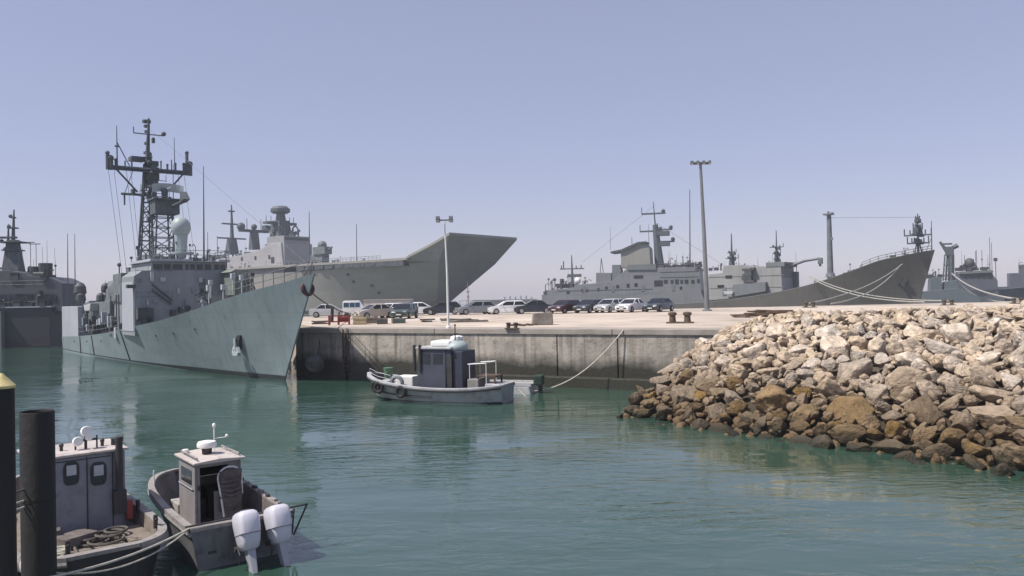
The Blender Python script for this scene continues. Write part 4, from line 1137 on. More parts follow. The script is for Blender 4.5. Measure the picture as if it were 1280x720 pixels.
# ------------------------------------------------------------------ boats in the basin
def open_boat(parent, H, floor_z, wall, mats, rail_r=.05, rows=7, x_fwd=None):
    """outer shell, inner skin with sole, gunwale strip"""
    H.shell(rows).build('hull', mats['hull'], parent, smooth=True, angle=50)
    xs = H.xs
    b = MB()
    for sg in (-1, 1):
        top, low = [], []
        for x in xs[1:]:
            q = H.pt(x, 1.0); h = max(.02, q.y - wall)
            top.append((min(q.x, xs[0] - wall * 1.5) + (wall if x == xs[-1] else 0), sg * h, q.z - .005))
            f = H.pt(x, .5); hf = max(.02, min(h, f.y - wall * .6))
            low.append((min(f.x, xs[0] - wall * 2.5) + (wall if x == xs[-1] else 0), sg * hf, floor_z))
        mid = [(lo[0], 0, floor_z) for lo in low]
        b.grid([top, low, mid])
    a = H.pt(xs[-1], 1.0); h = a.y - wall
    b.grid([[(a.x + wall, -h, a.z - .005), (a.x + wall, h, a.z - .005)], [(a.x + wall, -h * .9, floor_z), (a.x + wall, h * .9, floor_z)]])
    b.build('cockpit', mats['inner'], parent, smooth=True, angle=40)
    b = MB()
    out = [(H.pt(x, 1.0).x, -max(.02, H.pt(x, 1.0).y), H.pt(x, 1.0).z) for x in xs][::-1] + [(H.pt(x, 1.0).x, max(.02, H.pt(x, 1.0).y), H.pt(x, 1.0).z) for x in xs]
    rws = []
    n = len(out)
    for i, p in enumerate(out):
        p = Vector(p); t = (Vector(out[min(i + 1, n - 1)]) - Vector(out[max(i - 1, 0)])); t.z = 0; t.normalize()
        inn = Vector((-t.y, t.x, 0))
        c = p
        rws.append([c - inn * .035 + Vector((0, 0, -.05)), c - inn * .035 + Vector((0, 0, .03)), c + inn * wall + Vector((0, 0, .035)), c + inn * wall + Vector((0, 0, -.02))])
    b.grid(rws)
    w2 = wall + .04
    b.bb(a.x - .03, a.x + w2, -a.y, a.y, a.z - .04, a.z + .032)
    b.build('gunwale', mats['rail'], parent)
    b = MB()
    b.tube([Vector(p) + Vector((0, 0, -.1)) for p in out], rail_r, 8)
    return b.build('rubbing_strake', mats['strake'], parent, smooth=True)

M['bt_hull'] = mat('boat_dark_grey', (.125, .125, .13), .5, .25, 1.2, streak=.4, dirt=(.04, .04, .038), dirt_amt=.6, bump=.1)
M['bt_hull2'] = mat('boat_black_hull', (.028, .028, .03), .55, .3, 1.2, dirt=(.06, .055, .05), dirt_amt=.4, bump=.1)
M['bt_inner'] = mat('boat_inner_grey_brown', (.15, .13, .12), .75, .25, 1.8, dirt=(.06, .05, .045), dirt_amt=.6, bump=.2)
M['bt_rail'] = mat('boat_gunwale_grey', (.26, .24, .225), .7, .2, 2.5, dirt=(.12, .11, .10), dirt_amt=.6, bump=.2)
M['bt_strake'] = mat('boat_strake_pale', (.22, .21, .20), .7, .2, 3, dirt=(.09, .085, .08), dirt_amt=.5)
M['bt_cabin'] = mat('cabin_mauve_grey', (.245, .23, .23), .5, .12, 1.2, streak=.35, streak_col=(.12, .105, .095), dirt=(.11, .10, .095), dirt_amt=.35)
M['bt_roof'] = mat('cabin_roof_beige', (.47, .42, .39), .6, .12, 2.0, dirt=(.26, .22, .19), dirt_amt=.55)
M['bt_white'] = mat('motor_pearl_white', (.56, .55, .61), .32, .04, 2, coat=.3, dirt=(.5, .49, .5), dirt_amt=.2)
M['bt_dark'] = mat('boat_dark_fitting', (.035, .034, .036), .6, .3, 3)
M['tan'] = mat('worn_deck_tan', (.20, .165, .135), .85, .25, 2, dirt=(.09, .075, .065), dirt_amt=.65, bump=.3)
M['red'] = mat('faded_red', (.22, .035, .03), .6, .2, 2)
M['canvas'] = mat('canvas_brown_grey', (.135, .115, .105), .9, .3, 4, dirt=(.06, .05, .045), dirt_amt=.6, bump=.5, bscale=14)

# ---- boat with two outboard motors
F = Frame((-5.75, 16.85, 0), (-.61, .79))
ob = thing('motor_boat', 'small open grey motor boat with a boxy cabin and two white outboard motors', 'boat', F.loc, F.rz)
H = Hull([(4.95, .06, 1.13), (4.78, .42, 1.12), (4.4, .72, 1.1), (3.6, .98, 1.05), (2.4, 1.08, .97), (1.2, 1.09, .9), (0, 1.06, .85)],
         [(4.3, .03), (3.6, .42), (2.6, .78), (1.2, .92), (0, .92)], .65, 1.6, 1.0, .35, 26)
open_boat(ob, H, .38, .11, dict(hull=M['bt_hull'], inner=M['bt_inner'], rail=M['bt_rail'], strake=M['bt_strake']), .045)
# cabin
zr = 1.83
pL = F.x(247, 578, 1.80); pR = F.x(309, 570, 1.80)
yp, ys = .43, -.62
b = MB()
b.bb(1.88, 3.15, yp - .05, yp, .385, zr - .03); b.bb(1.88, 3.15, ys, ys + .05, .385, zr - .03)
b.bb(3.10, 3.15, ys + .052, yp - .052, .385, 1.25); b.bb(3.10, 3.15, ys + .052, yp - .052, 1.66, zr - .03)
b.bb(1.88, 1.93, ys + .052, ys + .30, .385, zr - .03); b.bb(1.88, 1.93, yp - .12, yp - .052, .385, zr - .03)
b.bb(1.88, 1.93, ys + .30, yp - .12, 1.7, zr - .03)
cb = b.build('cabin', M['bt_cabin'], ob, bevel=.015)
b = MB(); b.bb(1.90, 1.925, ys + .30, ys + .62, .385, 1.12); b.build('door', M['bt_cabin'], cb)
b = MB(); b.prism([(ys - .06, zr - .03), (ys - .06, zr + .02), (-.1, zr + .06), (yp + .06, zr + .02), (yp + .06, zr - .03)], 1.72, 3.30, 'x')
b.build('roof', M['bt_roof'], cb, bevel=.015)
b = MB()
for yy in (ys + .05, yp - .05): b.tube([(1.85, yy, zr + .05), (1.85, yy, zr + .1), (3.1, yy, zr + .1), (3.1, yy, zr + .05)], .02, 6)
b.build('roof_rail', M['bt_rail'], cb)
b = MB(); b.bb(2.1, 2.92, yp + .001, yp + .012, 1.3, 1.62); b.build('side_window', M['glass'], cb)
b = MB(); b.bb(3.11, 3.14, ys + .055, yp - .055, 1.26, 1.65); b.build('windscreen', M['glass'], cb)
b = MB(); b.bb(2.5, 3.05, ys + .1, -.05, .385, 1.05); b.bb(2.45, 2.75, .02, .33, .385, .85); b.build('console', M['bt_dark'], cb, bevel=.02)
# arched frame with rolled canvas at the cabin's aft corner
b = MB(); arch = []
for i in range(13):
    a = math.pi * i / 12; arch.append((1.80, ys + .29 + .27 * math.cos(a), 1.42 + .24 * math.sin(a)))
b.tube([(1.72, ys + .46, .55)] + arch + [(1.78, ys + .02, 1.0)], .022, 7)
b.build('arch_frame', M['white'], ob, smooth=True)
b = MB()
rws = []
for i in range(7):
    z = .66 + i * .155
    rws.append([(1.79 + .03 * math.sin(i * 1.9 + k * 1.3), ys + .03 + k * .085, z + .02 * math.sin(k * 2 + i)) for k in range(7)])
b.grid(rws); b.grid([[(p[0] - .03, p[1], p[2]) for p in r] for r in rws])
for k in range(4): b.tube([(1.74, ys + .08, 1.05 + .1 * k), (1.72, ys + .3, 1.0 + .11 * k), (1.75, ys + .5, 1.06 + .09 * k)], .028, 6)
b.build('canvas_roll', M['canvas'], ob, smooth=True)
b = MB(); b.tube([(1.86, ys + .33, .7), (1.83, ys + .33, .75), (1.83, ys + .33, 1.5), (1.86, ys + .33, 1.55)], .012, 6); b.build('grab_handle', M['steel'], cb)
b = MB(); b.tube([(1.95, yp + .03, 1.22), (3.05, yp + .03, 1.22)], .012, 6); b.tube([(1.95, yp - .01, 1.22), (1.95, yp + .03, 1.22)], .012, 6); b.tube([(3.05, yp - .01, 1.22), (3.05, yp + .03, 1.22)], .012, 6); b.build('grab_rail', M['steel'], cb)
b = MB(); b.bb(1.86, 1.879, yp - .11, yp - .065, 1.2, 1.3); b.build('switch_box', M['bt_dark'], cb)
b = MB(); b.tube([(.6, .7, .42), (.9, .55, .43), (1.2, .75, .42), (.8, .85, .43), (.55, .6, .44)], .02, 6); b.build('loose_rope', M['rope'], ob, smooth=True)
b = MB(); b.bb(-.012, -.001, .55, .72, .3, .36); b.build('drain_plate', M['bt_dark'], ob)
b = MB(); b.lathe([(.11, 0), (.13, .02), (.12, .28), (.13, .3)], (1.4, -.55, .39), 12); b.build('bucket', mat('bucket_dark', (.05, .055, .06), .5, .2, 3), ob, smooth=True)
# radar, lights
b = MB(); b.lathe([(.11, 0), (.12, .13)], (2.55, -.05, zr + .05), 12); b.build('radar_base', M['bt_dark'], cb)
b = MB(); b.lathe([(.13, 0), (.22, .03), (.225, .10), (.20, .15), (.10, .17)], (2.55, -.05, zr + .19), 18); b.build('radar', M['white'], cb, smooth=True)
b = MB(); b.tube([(2.8, -.3, zr + .04), (2.8, -.3, zr + .62)], .014, 6); b.ball((2.8, -.3, zr + .66), .045, 6, 1.3); b.tube([(2.8, -.3, zr + .35), (2.8, -.62, zr + .35)], .012, 5); b.ball((2.8, -.6, zr + .38), .04, 5); b.build('mast_light', M['white'], cb)
b = MB(); b.lathe([(.06, 0), (.09, .04), (.07, .1)], (3.05, .3, zr + .03), 10); b.build('roof_lamp', M['white'], cb)
for k in range(9):
    x = .5 + k * .42; q = H.pt(x, 1.0); b = MB(); b.box((q.x, -q.y + .05, q.z + .055), (.16, .09, .06), .2 * math.sin(k * 2.3)); b.build('cleat', M['bt_rail'] if k % 2 else M['bt_dark'], ob, bevel=.012)
b = MB(); q = H.pt(3.9, 1); b.tube([(3.9, q.y - .1, q.z), (3.9, q.y - .1, q.z + .33)], .018, 6); b.build('rail_post', M['white'], ob)
b = MB(); b.bb(3.3, 4.0, -.45, .42, .385, .62); b.build('bow_locker', mat('locker_pale', (.36, .34, .32), .7, .2, 2, dirt=(.2, .18, .16), dirt_amt=.5), ob, bevel=.03)
b = MB(); b.bb(.35, .75, -.8, -.35, .385, .72); b.build('seat_box', M['bt_inner'], ob, bevel=.03)
b = MB()
b.tube([(.03, 1.15, .93), (-.02, .2, .95), (-.03, -1.0, .95), (-.05, -1.42, .97)], .022, 7)
b.tube([(-.05, -1.40, .96), (-.1, -1.06, .36)], .02, 6); b.tube([(-.05, -1.40, .96), (.35, -1.08, .86)], .02, 6); b.tube([(-.06, -1.1, .92), (-.1, -1.03, .4)], .02, 6)
b.build('stern_rail', M['bt_dark'], ob, smooth=True)
for sy in (.06, -.60):
    b = MB()
    secs = []
    for z, hw, x0, x1 in ((.27, .12, -.54, -.26), (.30, .165, -.60, -.22), (.42, .195, -.66, -.17), (.60, .212, -.71, -.13), (.80, .222, -.73, -.10), (.94, .216, -.72, -.09), (1.01, .19, -.68, -.10), (1.05, .14, -.60, -.14), (1.06, .05, -.48, -.24)):
        ring = []
        for k in range(18):
            a = 2 * math.pi * k / 18; ca, sa = math.cos(a), math.sin(a)
            e = .42
            ring.append(((x0 + x1) / 2 + (x1 - x0) / 2 * math.copysign(abs(ca) ** e, ca), sy + hw * math.copysign(abs(sa) ** e, sa), z))
        secs.append(ring)
    b.grid(secs, True); b._add(secs[-1], [tuple(range(18))]); b._add(secs[0], [tuple(range(18))])
    om = b.build('outboard_motor', M['bt_white'], ob, smooth=True, angle=70)
    b = MB(); b.frustum([(-.60, sy - .04, -.5), (-.42, sy - .04, -.5), (-.42, sy + .04, -.5), (-.60, sy + .04, -.5)], [(-.54, sy - .085, .28), (-.30, sy - .085, .28), (-.30, sy + .085, .28), (-.54, sy + .085, .28)])
    b.build('leg', mat('motor_leg_grey', (.33, .33, .36), .4, .1, 3), om, bevel=.02)
    b = MB(); b.bb(-.28, -.02, sy - .14, sy + .14, .42, .78); b.tube([(-.22, sy - .24, .34), (-.22, sy + .24, .34)], .06, 8); b.tube([(-.3, sy + .2, .38), (-.45, sy + .22, .2), (-.3, sy + .2, .05)], .02, 6)
    b.build('clamp_bracket', M['bt_dark'], om, bevel=.015)
    b = MB(); b.bb(-.722, -.13, sy - .216, sy + .216, .58, .592); b.build('cowling_seam', M['bt_dark'], om, bevel=.006)
    b = MB(); b.bb(-.665, -.50, sy - .05, sy + .05, -.32, -.22); b.lathe([(.02, -.1), (.06, -.04), (.055, .06), (.02, .1)], (-.72, sy, -.32), 10, Matrix.Rotation(R(90), 3, 'Y')); b.build('propeller_hub', M['bt_dark'], om)
    for dy in (-.1, .1):
        b = MB(); b.tube([(-.12, sy + dy, .62), (-.02, sy + dy * 1.4, .84), (.12, sy + dy * 1.6, .92), (.3, sy + dy * 2, .72)], .018, 7); b.build('hose', M['bt_dark'], om, smooth=True)
    a_ = R(20); pv = Vector((-.15, sy, .75)); om.rotation_euler = (0, a_, 0); om.location = pv - Matrix.Rotation(a_, 3, 'Y') @ pv

# ---- work boat with wheelhouse, rounded stern towards us
F = Frame((-7.66, 14.9, 0), (-.65, .76))
wb = thing('work_boat', 'dark work boat with square grey wheelhouse, two small windows and a rounded stern', 'boat', F.loc, F.rz)
H = Hull([(6.9, .08, 1.25), (6.5, .6, 1.22), (5.5, 1.15, 1.12), (4, 1.38, 1.0), (2.5, 1.42, .92), (1.2, 1.38, .88), (.6, 1.26, .87), (.22, 1.0, .87), (.0, .62, .87)],
         [(6.4, .04), (5.2, .7), (3.5, 1.15), (1.5, 1.2), (.4, .9), (0, .5)], .6, 2.0, 1.0, .4, 40)
H.xs = [6.9 - 6.9 * (1 - (1 - i / 40) ** 1.5) for i in range(41)]
open_boat(wb, H, .58, .13, dict(hull=M['bt_hull2'], inner=M['tan'], rail=M['bt_rail'], strake=M['bt_strake']), .06)
yR, yL = F.x(157, 600, 2.45)[0], F.x(42, 600, 2.45)[0]
x0, x1, zb, zt = 2.45, 3.85, .585, 2.28
M['wb_cabin'] = mat('wheelhouse_grey', (.21, .215, .245), .5, .12, 1.5, streak=.4, streak_col=(.09, .085, .085), dirt=(.09, .085, .08), dirt_amt=.4)
b = MB(); b.bb(x0, x1, yL, yR, zb, zt)
wh = b.build('wheelhouse', M['wb_cabin'], wb, bevel=.04)
b = MB(); b.bb(x0 - .06, x1 + .1, yL + .06, yR - .06, zt + .005, zt + .06); b.build('roof', M['bt_roof'], wh, bevel=.02)
for px0, px1 in ((80, 98), (114, 132)):
    a = F.x(px0, 580, x0); c = F.x(px1, 606, x0)
    zz0, zz1 = F.x(px1, 604, x0)[1], F.x(px1, 577, x0)[1]
    ym, hw = (a[0] + c[0]) / 2, abs(a[0] - c[0]) / 2
    rr = []
    for k in range(20):
        t = 2 * math.pi * k / 20; e = .55
        rr.append((ym + (hw + .02) * math.copysign(abs(math.cos(t)) ** e, math.cos(t)), (zz0 + zz1) / 2 + ((zz1 - zz0) / 2 + .02) * math.copysign(abs(math.sin(t)) ** e, math.sin(t))))
    b = MB(); b.prism(rr, x0 - .02, x0 - .001, 'x'); wf = b.build('window', M['bt_dark'], wh)
    b = MB(); b.prism([(ym + (p[0] - ym) * .78, (zz0 + zz1) / 2 + (p[1] - (zz0 + zz1) / 2) * .84) for p in rr], x0 - .028, x0 - .021, 'x')
    b.build('pane', M['glass'], wf)
    b = MB(); b.bb(x0 - .036, x0 - .0285, ym - hw * .7, ym + hw * .7, zz0 + .19, zz1 - .05)  # pale rectangle paints the light reflected in the upper pane
    b.build('pane_reflection', mat('reflection_pale', (.42, .43, .46), .3, .1, 3), wf, bevel=.002)
ym = F.x(109, 600, x0)[0]
b = MB(); b.bb(x0 - .012, x0 - .001, ym - .012, ym + .012, zb, zt - .05)
b.bb(x0 - .012, x0 - .001, yR + .25, yR + .27, zb, zt - .02); b.bb(x0 - .01, x0 - .001, yR + .3, yL - .03, zt - .09, zt - .07)
b.build('door_seam', M['bt_dark'], wh)
yp_ = F.x(148, 600, x0)[0]
b = MB(); b.tube([(x0 - .09, yp_, .95), (x0 - .09, yp_, 2.52)], .075, 10); b.tube([(x0 - .09, yp_, 2.5), (x0 - .09, yp_, 2.60)], .085, 10); b.box((x0 - .07, yp_, 1.2), (.16, .26, .5)); b.build('exhaust_pipe', M['bt_dark'], wb, bevel=.01)
b = MB(); b.box((x0 - .08, F.x(156, 640, x0)[0] - .07, 1.0), (.14, .13, .42)); b.build('fire_locker', M['red'], wb, bevel=.03)
yl_ = F.x(107, 545, 2.9)[0]
b = MB(); b.tube([(2.9, yl_, zt + .05), (2.9, yl_, zt + .38)], .03, 7); b.tube([(2.9, yl_ - .2, zt + .25), (2.9, yl_ + .2, zt + .25)], .025, 6); b.tube([(2.9, yl_ + .2, zt + .05), (2.9, yl_ + .2, zt + .25)], .02, 6); b.tube([(2.9, yl_ - .22, zt + .05), (2.9, yl_ - .22, zt + .33)], .018, 6)
lm = b.build('lamp_stand', M['bt_dark'], wh)
for dy, dz, rr in ((.0, .44, .11), (.17, .24, .10), (-.05, .30, .07)):
    b = MB(); b.lathe([(rr * .6, -.1), (rr, -.02), (rr, .06), (rr * .9, .08)], (2.86, yl_ + dy, zt + dz), 14, Matrix.Rotation(R(-80), 3, 'Y')); b.build('searchlight', M['white'], lm, smooth=True)
for dy in (.45, -.35, -.62):
    b = MB(); b.tube([(3.0, yl_ + dy, zt + .05), (3.0, yl_ + dy, zt + .16)], .035, 8); b.ball((3.0, yl_ + dy, zt + .18), .05, 6); b.build('roof_lamp', M['bt_dark'], wh)
b = MB(); b.tube([(2.95, yR + .1, zt + .05), (2.95, yR + .1, zt + .2)], .06, 8); b.build('horn', M['bt_dark'], wh)
rr = random.Random(5)
b = MB()
for k in range(6):
    b.torus((1.7 + rr.uniform(-.25, .3), -.35 + rr.uniform(-.3, .3), .62 + .03 * k), rr.uniform(.18, .33), .028, None, 20, 6)
b.build('rope_coil', M['dark_rope'], wb, smooth=True)
b = MB()
for k in range(4):
    b.torus((1.25 + rr.uniform(-.1, .1), .55 + rr.uniform(-.1, .1), .61 + .035 * k), rr.uniform(.15, .24), .025, None, 20, 6)
b.build('rope_coil', M['rope'], wb, smooth=True)
b = MB(); b.tube([(2.3, -.25, .63), (1.2, -.9, .65)], .035, 8); b.tube([(2.35, .1, .63), (.9, .25, .63)], .03, 8); b.box((1.9, .1, .7), (.5, .7, .22), .4); b.box((2.2, .55, .75), (.3, .5, .32), -.2); b.build('deck_timber', M['canvas'], wb, bevel=.03)
b = MB(); b.prism([(2.2, .60), (1.2, .60), (1.1, .66), (2.3, .66)], -1.22, -.75); b.build('side_bench', M['tan'], wb)
for x, y in ((1.0, -1.2), (.3, .55), (2.6, -1.3)):
    b = MB(); b.tube([(x, y, .85), (x, y, 1.12)], .045, 8); b.tube([(x - .09, y, 1.04), (x + .09, y, 1.04)], .03, 6); b.build('bollard', M['bt_dark'], wb)
for x, side in ((.7, 1), (1.5, 1), (2.4, 1), (5.0, -1)):
    q = H.pt(x, .75); b = MB(); b.torus((q.x, side * (q.y + .1), q.z - .1), .2, .085, Matrix.Rotation(R(90), 3, 'X'), 20, 8); b.build('tyre_fender', M['black'], wb, smooth=True)
for k, (x, y, z) in enumerate(((.35, 1.02, .8), (.1, .85, .72), (.6, 1.2, .7))):
    b = MB(); b.ball((x, y + .15, z), .15, 8, 1.25); b.tube([(x, y + .15, z + .1), (x, y, z + .3)], .015, 5); b.build('fender_buoy', M['bt_roof'], wb, smooth=True)

# ---- launch with a navy wheelhouse
F = Frame((-.32, 41.0, 0), (-.93, .37))
lb = thing('harbour_launch', 'grey launch with navy blue wheelhouse and white railings moored under the quay wall', 'boat', F.loc, F.rz); lb.scale = (.945, 1, 1)
H = Hull([(8.7, .1, 1.35), (8.3, .7, 1.25), (7.4, 1.25, 1.08), (6.0, 1.6, .92), (4.3, 1.75, .80), (2.4, 1.68, .78), (1.0, 1.45, .84), (.3, 1.15, .9), (0, .9, .92)],
         [(8.1, .05), (7.0, .75), (5.4, 1.3), (3.6, 1.5), (1.4, 1.35), (0, .75)], .65, 2.4, .9, .4, 34)
M['lb_hull'] = mat('launch_grey', (.27, .285, .29), .55, .12, .8, streak=.4, dirt=(.10, .105, .105), dirt_amt=.5)
M['lb_rail'] = mat('launch_rail_pale', (.42, .42, .43), .6, .15, 1.5, dirt=(.2, .2, .2), dirt_amt=.5)
M['navy'] = mat('launch_navy_blue', (.028, .031, .05), .55, .2, 1.2, dirt=(.06, .065, .09), dirt_amt=.4)
M['navy2'] = mat('launch_slate_blue', (.05, .054, .078), .55, .2, 1.2, dirt=(.05, .055, .08), dirt_amt=.5)
open_boat(lb, H, .45, .2, dict(hull=M['lb_hull'], inner=M['geard'], rail=M['lb_rail'], strake=M['bt_dark']), .07)
b = MB()
for sg in (1, -1):
    b.tube([(H.pt(8.2 - k * .55, .42).x, sg * (H.pt(8.2 - k * .55, .42).y + .02), H.pt(8.2 - k * .55, .42).z) for k in range(9)], .05, 6)
b.build('spray_rail', M['bt_dark'], lb)
H.band(-.3, .1, .012).build('boot_topping', M['boot'], lb)
b = MB(); b.prism([(7.9, .75), (5.9, .62), (5.9, .72), (7.9, .95)], -.8, .8); b.build('foredeck', M['lb_rail'], lb)
xa, xf = F.y(581, 474, .2)[0], F.y(523, 474, .2)[0]
xm = F.y(561, 474, .2)[0]
yn = .95                                                            # side nearer the camera is port (+y)
b = MB()
b.frustum([(xm, -1.0, .46), (xf, -1.0, .46), (xf, yn, .46), (xm, yn, .46)], [(xm, -.9, 2.72), (xf - .12, -.9, 2.72), (xf - .12, yn - .08, 2.72), (xm, yn - .08, 2.72)])
b.bb(xm - .3, xm, -.95, yn - .1, .46, 2.7)
wh = b.build('wheelhouse', M['navy2'], lb, bevel=.05)
b = MB(); b.bb(xa, xm - .302, -.9, yn - .22, .46, 2.62); b.build('aft_cabin', M['navy'], wh, bevel=.05)
b = MB(); b.bb(xm - .34, xm - .02, yn - .099, yn - .085, .5, 2.4); b.build('shadow_strip', M['bt_dark'], wh)  # dark strip paints the shadow between wheelhouse and aft cabin
b = MB()
for a in (.2, .95): b.bb(xm + a, xm + a + .55, yn - .09, yn - .045, 1.95, 2.5)
b.bb(xf - .1, xf - .05, -.7, .7, 1.95, 2.5)
b.build('window', M['glass'], wh)
b = MB(); b.bb(xm - .35, xf + .02, -1.0, yn + .02, 2.73, 2.84); b.build('roof', M['lb_rail'], wh, bevel=.03)
b = MB(); b.bb(xm - .1, xm + 1.1, -.7, .6, 2.845, 3.15); b.build('roof_locker', M['white'], wh, bevel=.1)
b = MB(); b.ball((xa + .62, .1, 2.78), .62, 9, .62); b.build('life_raft', M['radome'], wh, smooth=True)
b = MB(); b.lathe([(.3, 0), (.36, .08), (.36, .2), (.2, .26)], (xm - .1, -.3, 3.12), 14); b.tube([(xm - .1, -.3, 2.84), (xm - .1, -.3, 3.14)], .1); b.build('radar', M['white'], wh, smooth=True)
b = MB(); b.tube([(xm - .25, .2, 2.84), (xm - .25, .2, 3.95)], .03, 6); b.tube([(xm - .25, -.1, 3.5), (xm - .25, .5, 3.5)], .025, 5); b.ball((xm - .25, .2, 3.95), .06, 5); b.build('mast', M['bt_dark'], wh)
for a in (.0, .35): 
    b = MB(); b.tube([(xf + .1 - a, yn - .02, 1.6), (xf + .1 - a, yn - .02, 2.95)], .09, 8); b.build('exhaust_pipe', M['bt_dark'], wh)
q = F.y(500, 456, .3)
b = MB(); b.bb(q[0] - .55, q[0] + .55, -.4, .5, .7, 1.25); b.build('deck_box', M['white'], lb, bevel=.06)
q = F.y(492, 458, .5)
b = MB(); b.torus((q[0], .75, .95), .32, .11, Matrix.Rotation(R(80), 3, 'X'), 18, 7); b.build('coiled_hose', M['lb_hull'], lb, smooth=True)
q = F.y(477, 452, 0)
b = MB(); b.tube([(q[0], 0, 1.1), (q[0], 0, 1.65)], .22, 9, .3); b.tube([(q[0], -.3, 1.35), (q[0], .3, 1.35)], .12); b.build('windlass', mat('green_windlass', (.07, .13, .08), .6, .3, 3), lb, bevel=.02)
q0 = F.y(582, 442, .6); q1 = F.y(606, 440, .6)
b = MB(); b.tube([(q0[0], .6, 1.95), (q1[0], .6, 2.02)], .03, 6); b.tube([(q0[0], -.7, 1.95), (q1[0], -.7, 2.02)], .03, 6)
for xx in (q0[0] - .1, q1[0]):
    for yy in (.6, -.7): b.tube([(xx, yy, .8), (xx, yy, 1.98)], .02, 6)
b.tube([(q0[0], .6, 1.95), (q0[0], -.7, 1.95)], .02, 6); b.tube([(q1[0], .6, 2.02), (q1[0], -.7, 2.02)], .02, 6)
b.build('awning_frame', M['white'], lb)
q = F.y(607, 465, .5)
b = MB()
b.bb(q[0] - .55, q[0] + .55, -.4, .6, 1.3, 1.38)
for dx in (-.5, .5):
    for yy in (-.35, .55): b.bb(q[0] + dx - .04, q[0] + dx + .04, yy - .04, yy + .04, .46, 1.3)
b.build('engine_frame', M['rust'], lb)
b = MB(); q = F.y(590, 470, .4); b.bb(q[0] - .4, q[0] + .25, -.5, .7, .46, 1.2); b.build('engine_box', M['bt_rail'], lb, bevel=.05)
b = MB(); b.bb(.15, 1.0, -.7, .75, .8, .98); b.build('stern_locker', M['lb_rail'], lb, bevel=.04)
for x in (7.5, 7.25, 5.6):
    q = H.pt(x, .85); b = MB(); b.torus((q.x, q.y + .08, q.z - .18), .24, .1, Matrix.Rotation(R(90), 3, 'X') @ Matrix.Rotation(0, 3, 'Z'), 18, 8); b.build('tyre_fender', M['black'], lb, smooth=True)
b = MB(); b.rail([(H.pt(x, 1).x, H.pt(x, 1).y - .12, H.pt(x, 1).z) for x in (8.2, 7.4, 6.4)], .42, .014, step=.7); b.build('bow_railing', M['lb_rail'], lb)

# ---- flat skiff astern of the launch
F = Frame((1.05, 44.6, 0), (-.95, .3))
sk = thing('work_skiff', 'small flat pale skiff with a dark green boxed outboard, astern of the launch', 'boat', F.loc, F.rz)
b = MB(); b.prism([(2.6, .05), (2.9, .42), (0, .42), (-.1, -.1), (2.2, -.15)], -.75, .75); b.build('hull', M['lb_rail'], sk, bevel=.06)
b = MB(); b.bb(.05, 2.7, -.62, .62, .425, .5); b.build('deck', M['bt_roof'], sk, bevel=.02)
b = MB(); b.bb(-.1, 2.75, .66, .75, .425, .62); b.bb(-.1, 2.75, -.75, -.66, .425, .62); b.build('side_rail', M['lb_rail'], sk)
b = MB(); b.bb(-.62, -.12, -.3, .32, .45, 1.0); o_ = b.build('outboard_motor', mat('dark_green_motor', (.02, .04, .03), .5, .2, 3), sk, bevel=.07)
b = MB(); b.bb(-.55, -.35, -.06, .1, -.4, .46); b.build('leg', M['bt_dark'], o_)
b = MB(); b.torus((2.0, 0, .55), .3, .05); b.build('rope_coil', M['rope'], sk)

# ------------------------------------------------------------------ mooring piles
M['pile'] = mat('pile_black_steel', (.009, .0085, .009), .7, .35, .9, streak=.6, streak_col=(.035, .026, .022), rust=.0, bump=.3, bscale=9)
M['yellow'] = mat('pale_yellow_paint', (.52, .44, .20), .7, .2, 2, dirt=(.25, .21, .14), dirt_amt=.5)
t = thing('mooring_pile', 'tall plain black steel mooring pile with an open top beside the work boat', 'pile', (-8.04, 13.49, 0))
b = MB(); n = 32
b.lathe([(.262, -1.5), (.262, 3.66), (.25, 3.69), (.235, 3.66), (.235, 3.2)], (0, 0, 0), n); b.build('pile_shaft', M['pile'], t, smooth=True)
b = MB(); b.lathe([(.268, 2.2), (.268, 2.25)], (0, 0, 0), n); b.build('weld_band', M['pile'], t, smooth=True)
t = thing('mooring_pile', 'black steel mooring pile with a pale yellow conical cap, cut by the left edge', 'pile', (at_d(2, 500, 12.4).x, 12.4, 0))
b = MB(); b.lathe([(.175, -1.5), (.175, 4.20)], (0, 0, 0), n); b.build('pile_shaft', M['pile'], t, smooth=True)
b = MB(); b.lathe([(.19, 4.20), (.19, 4.24), (.02, 4.43)], (0, 0, 0), n); b.build('cap', M['yellow'], t, smooth=True, angle=20)

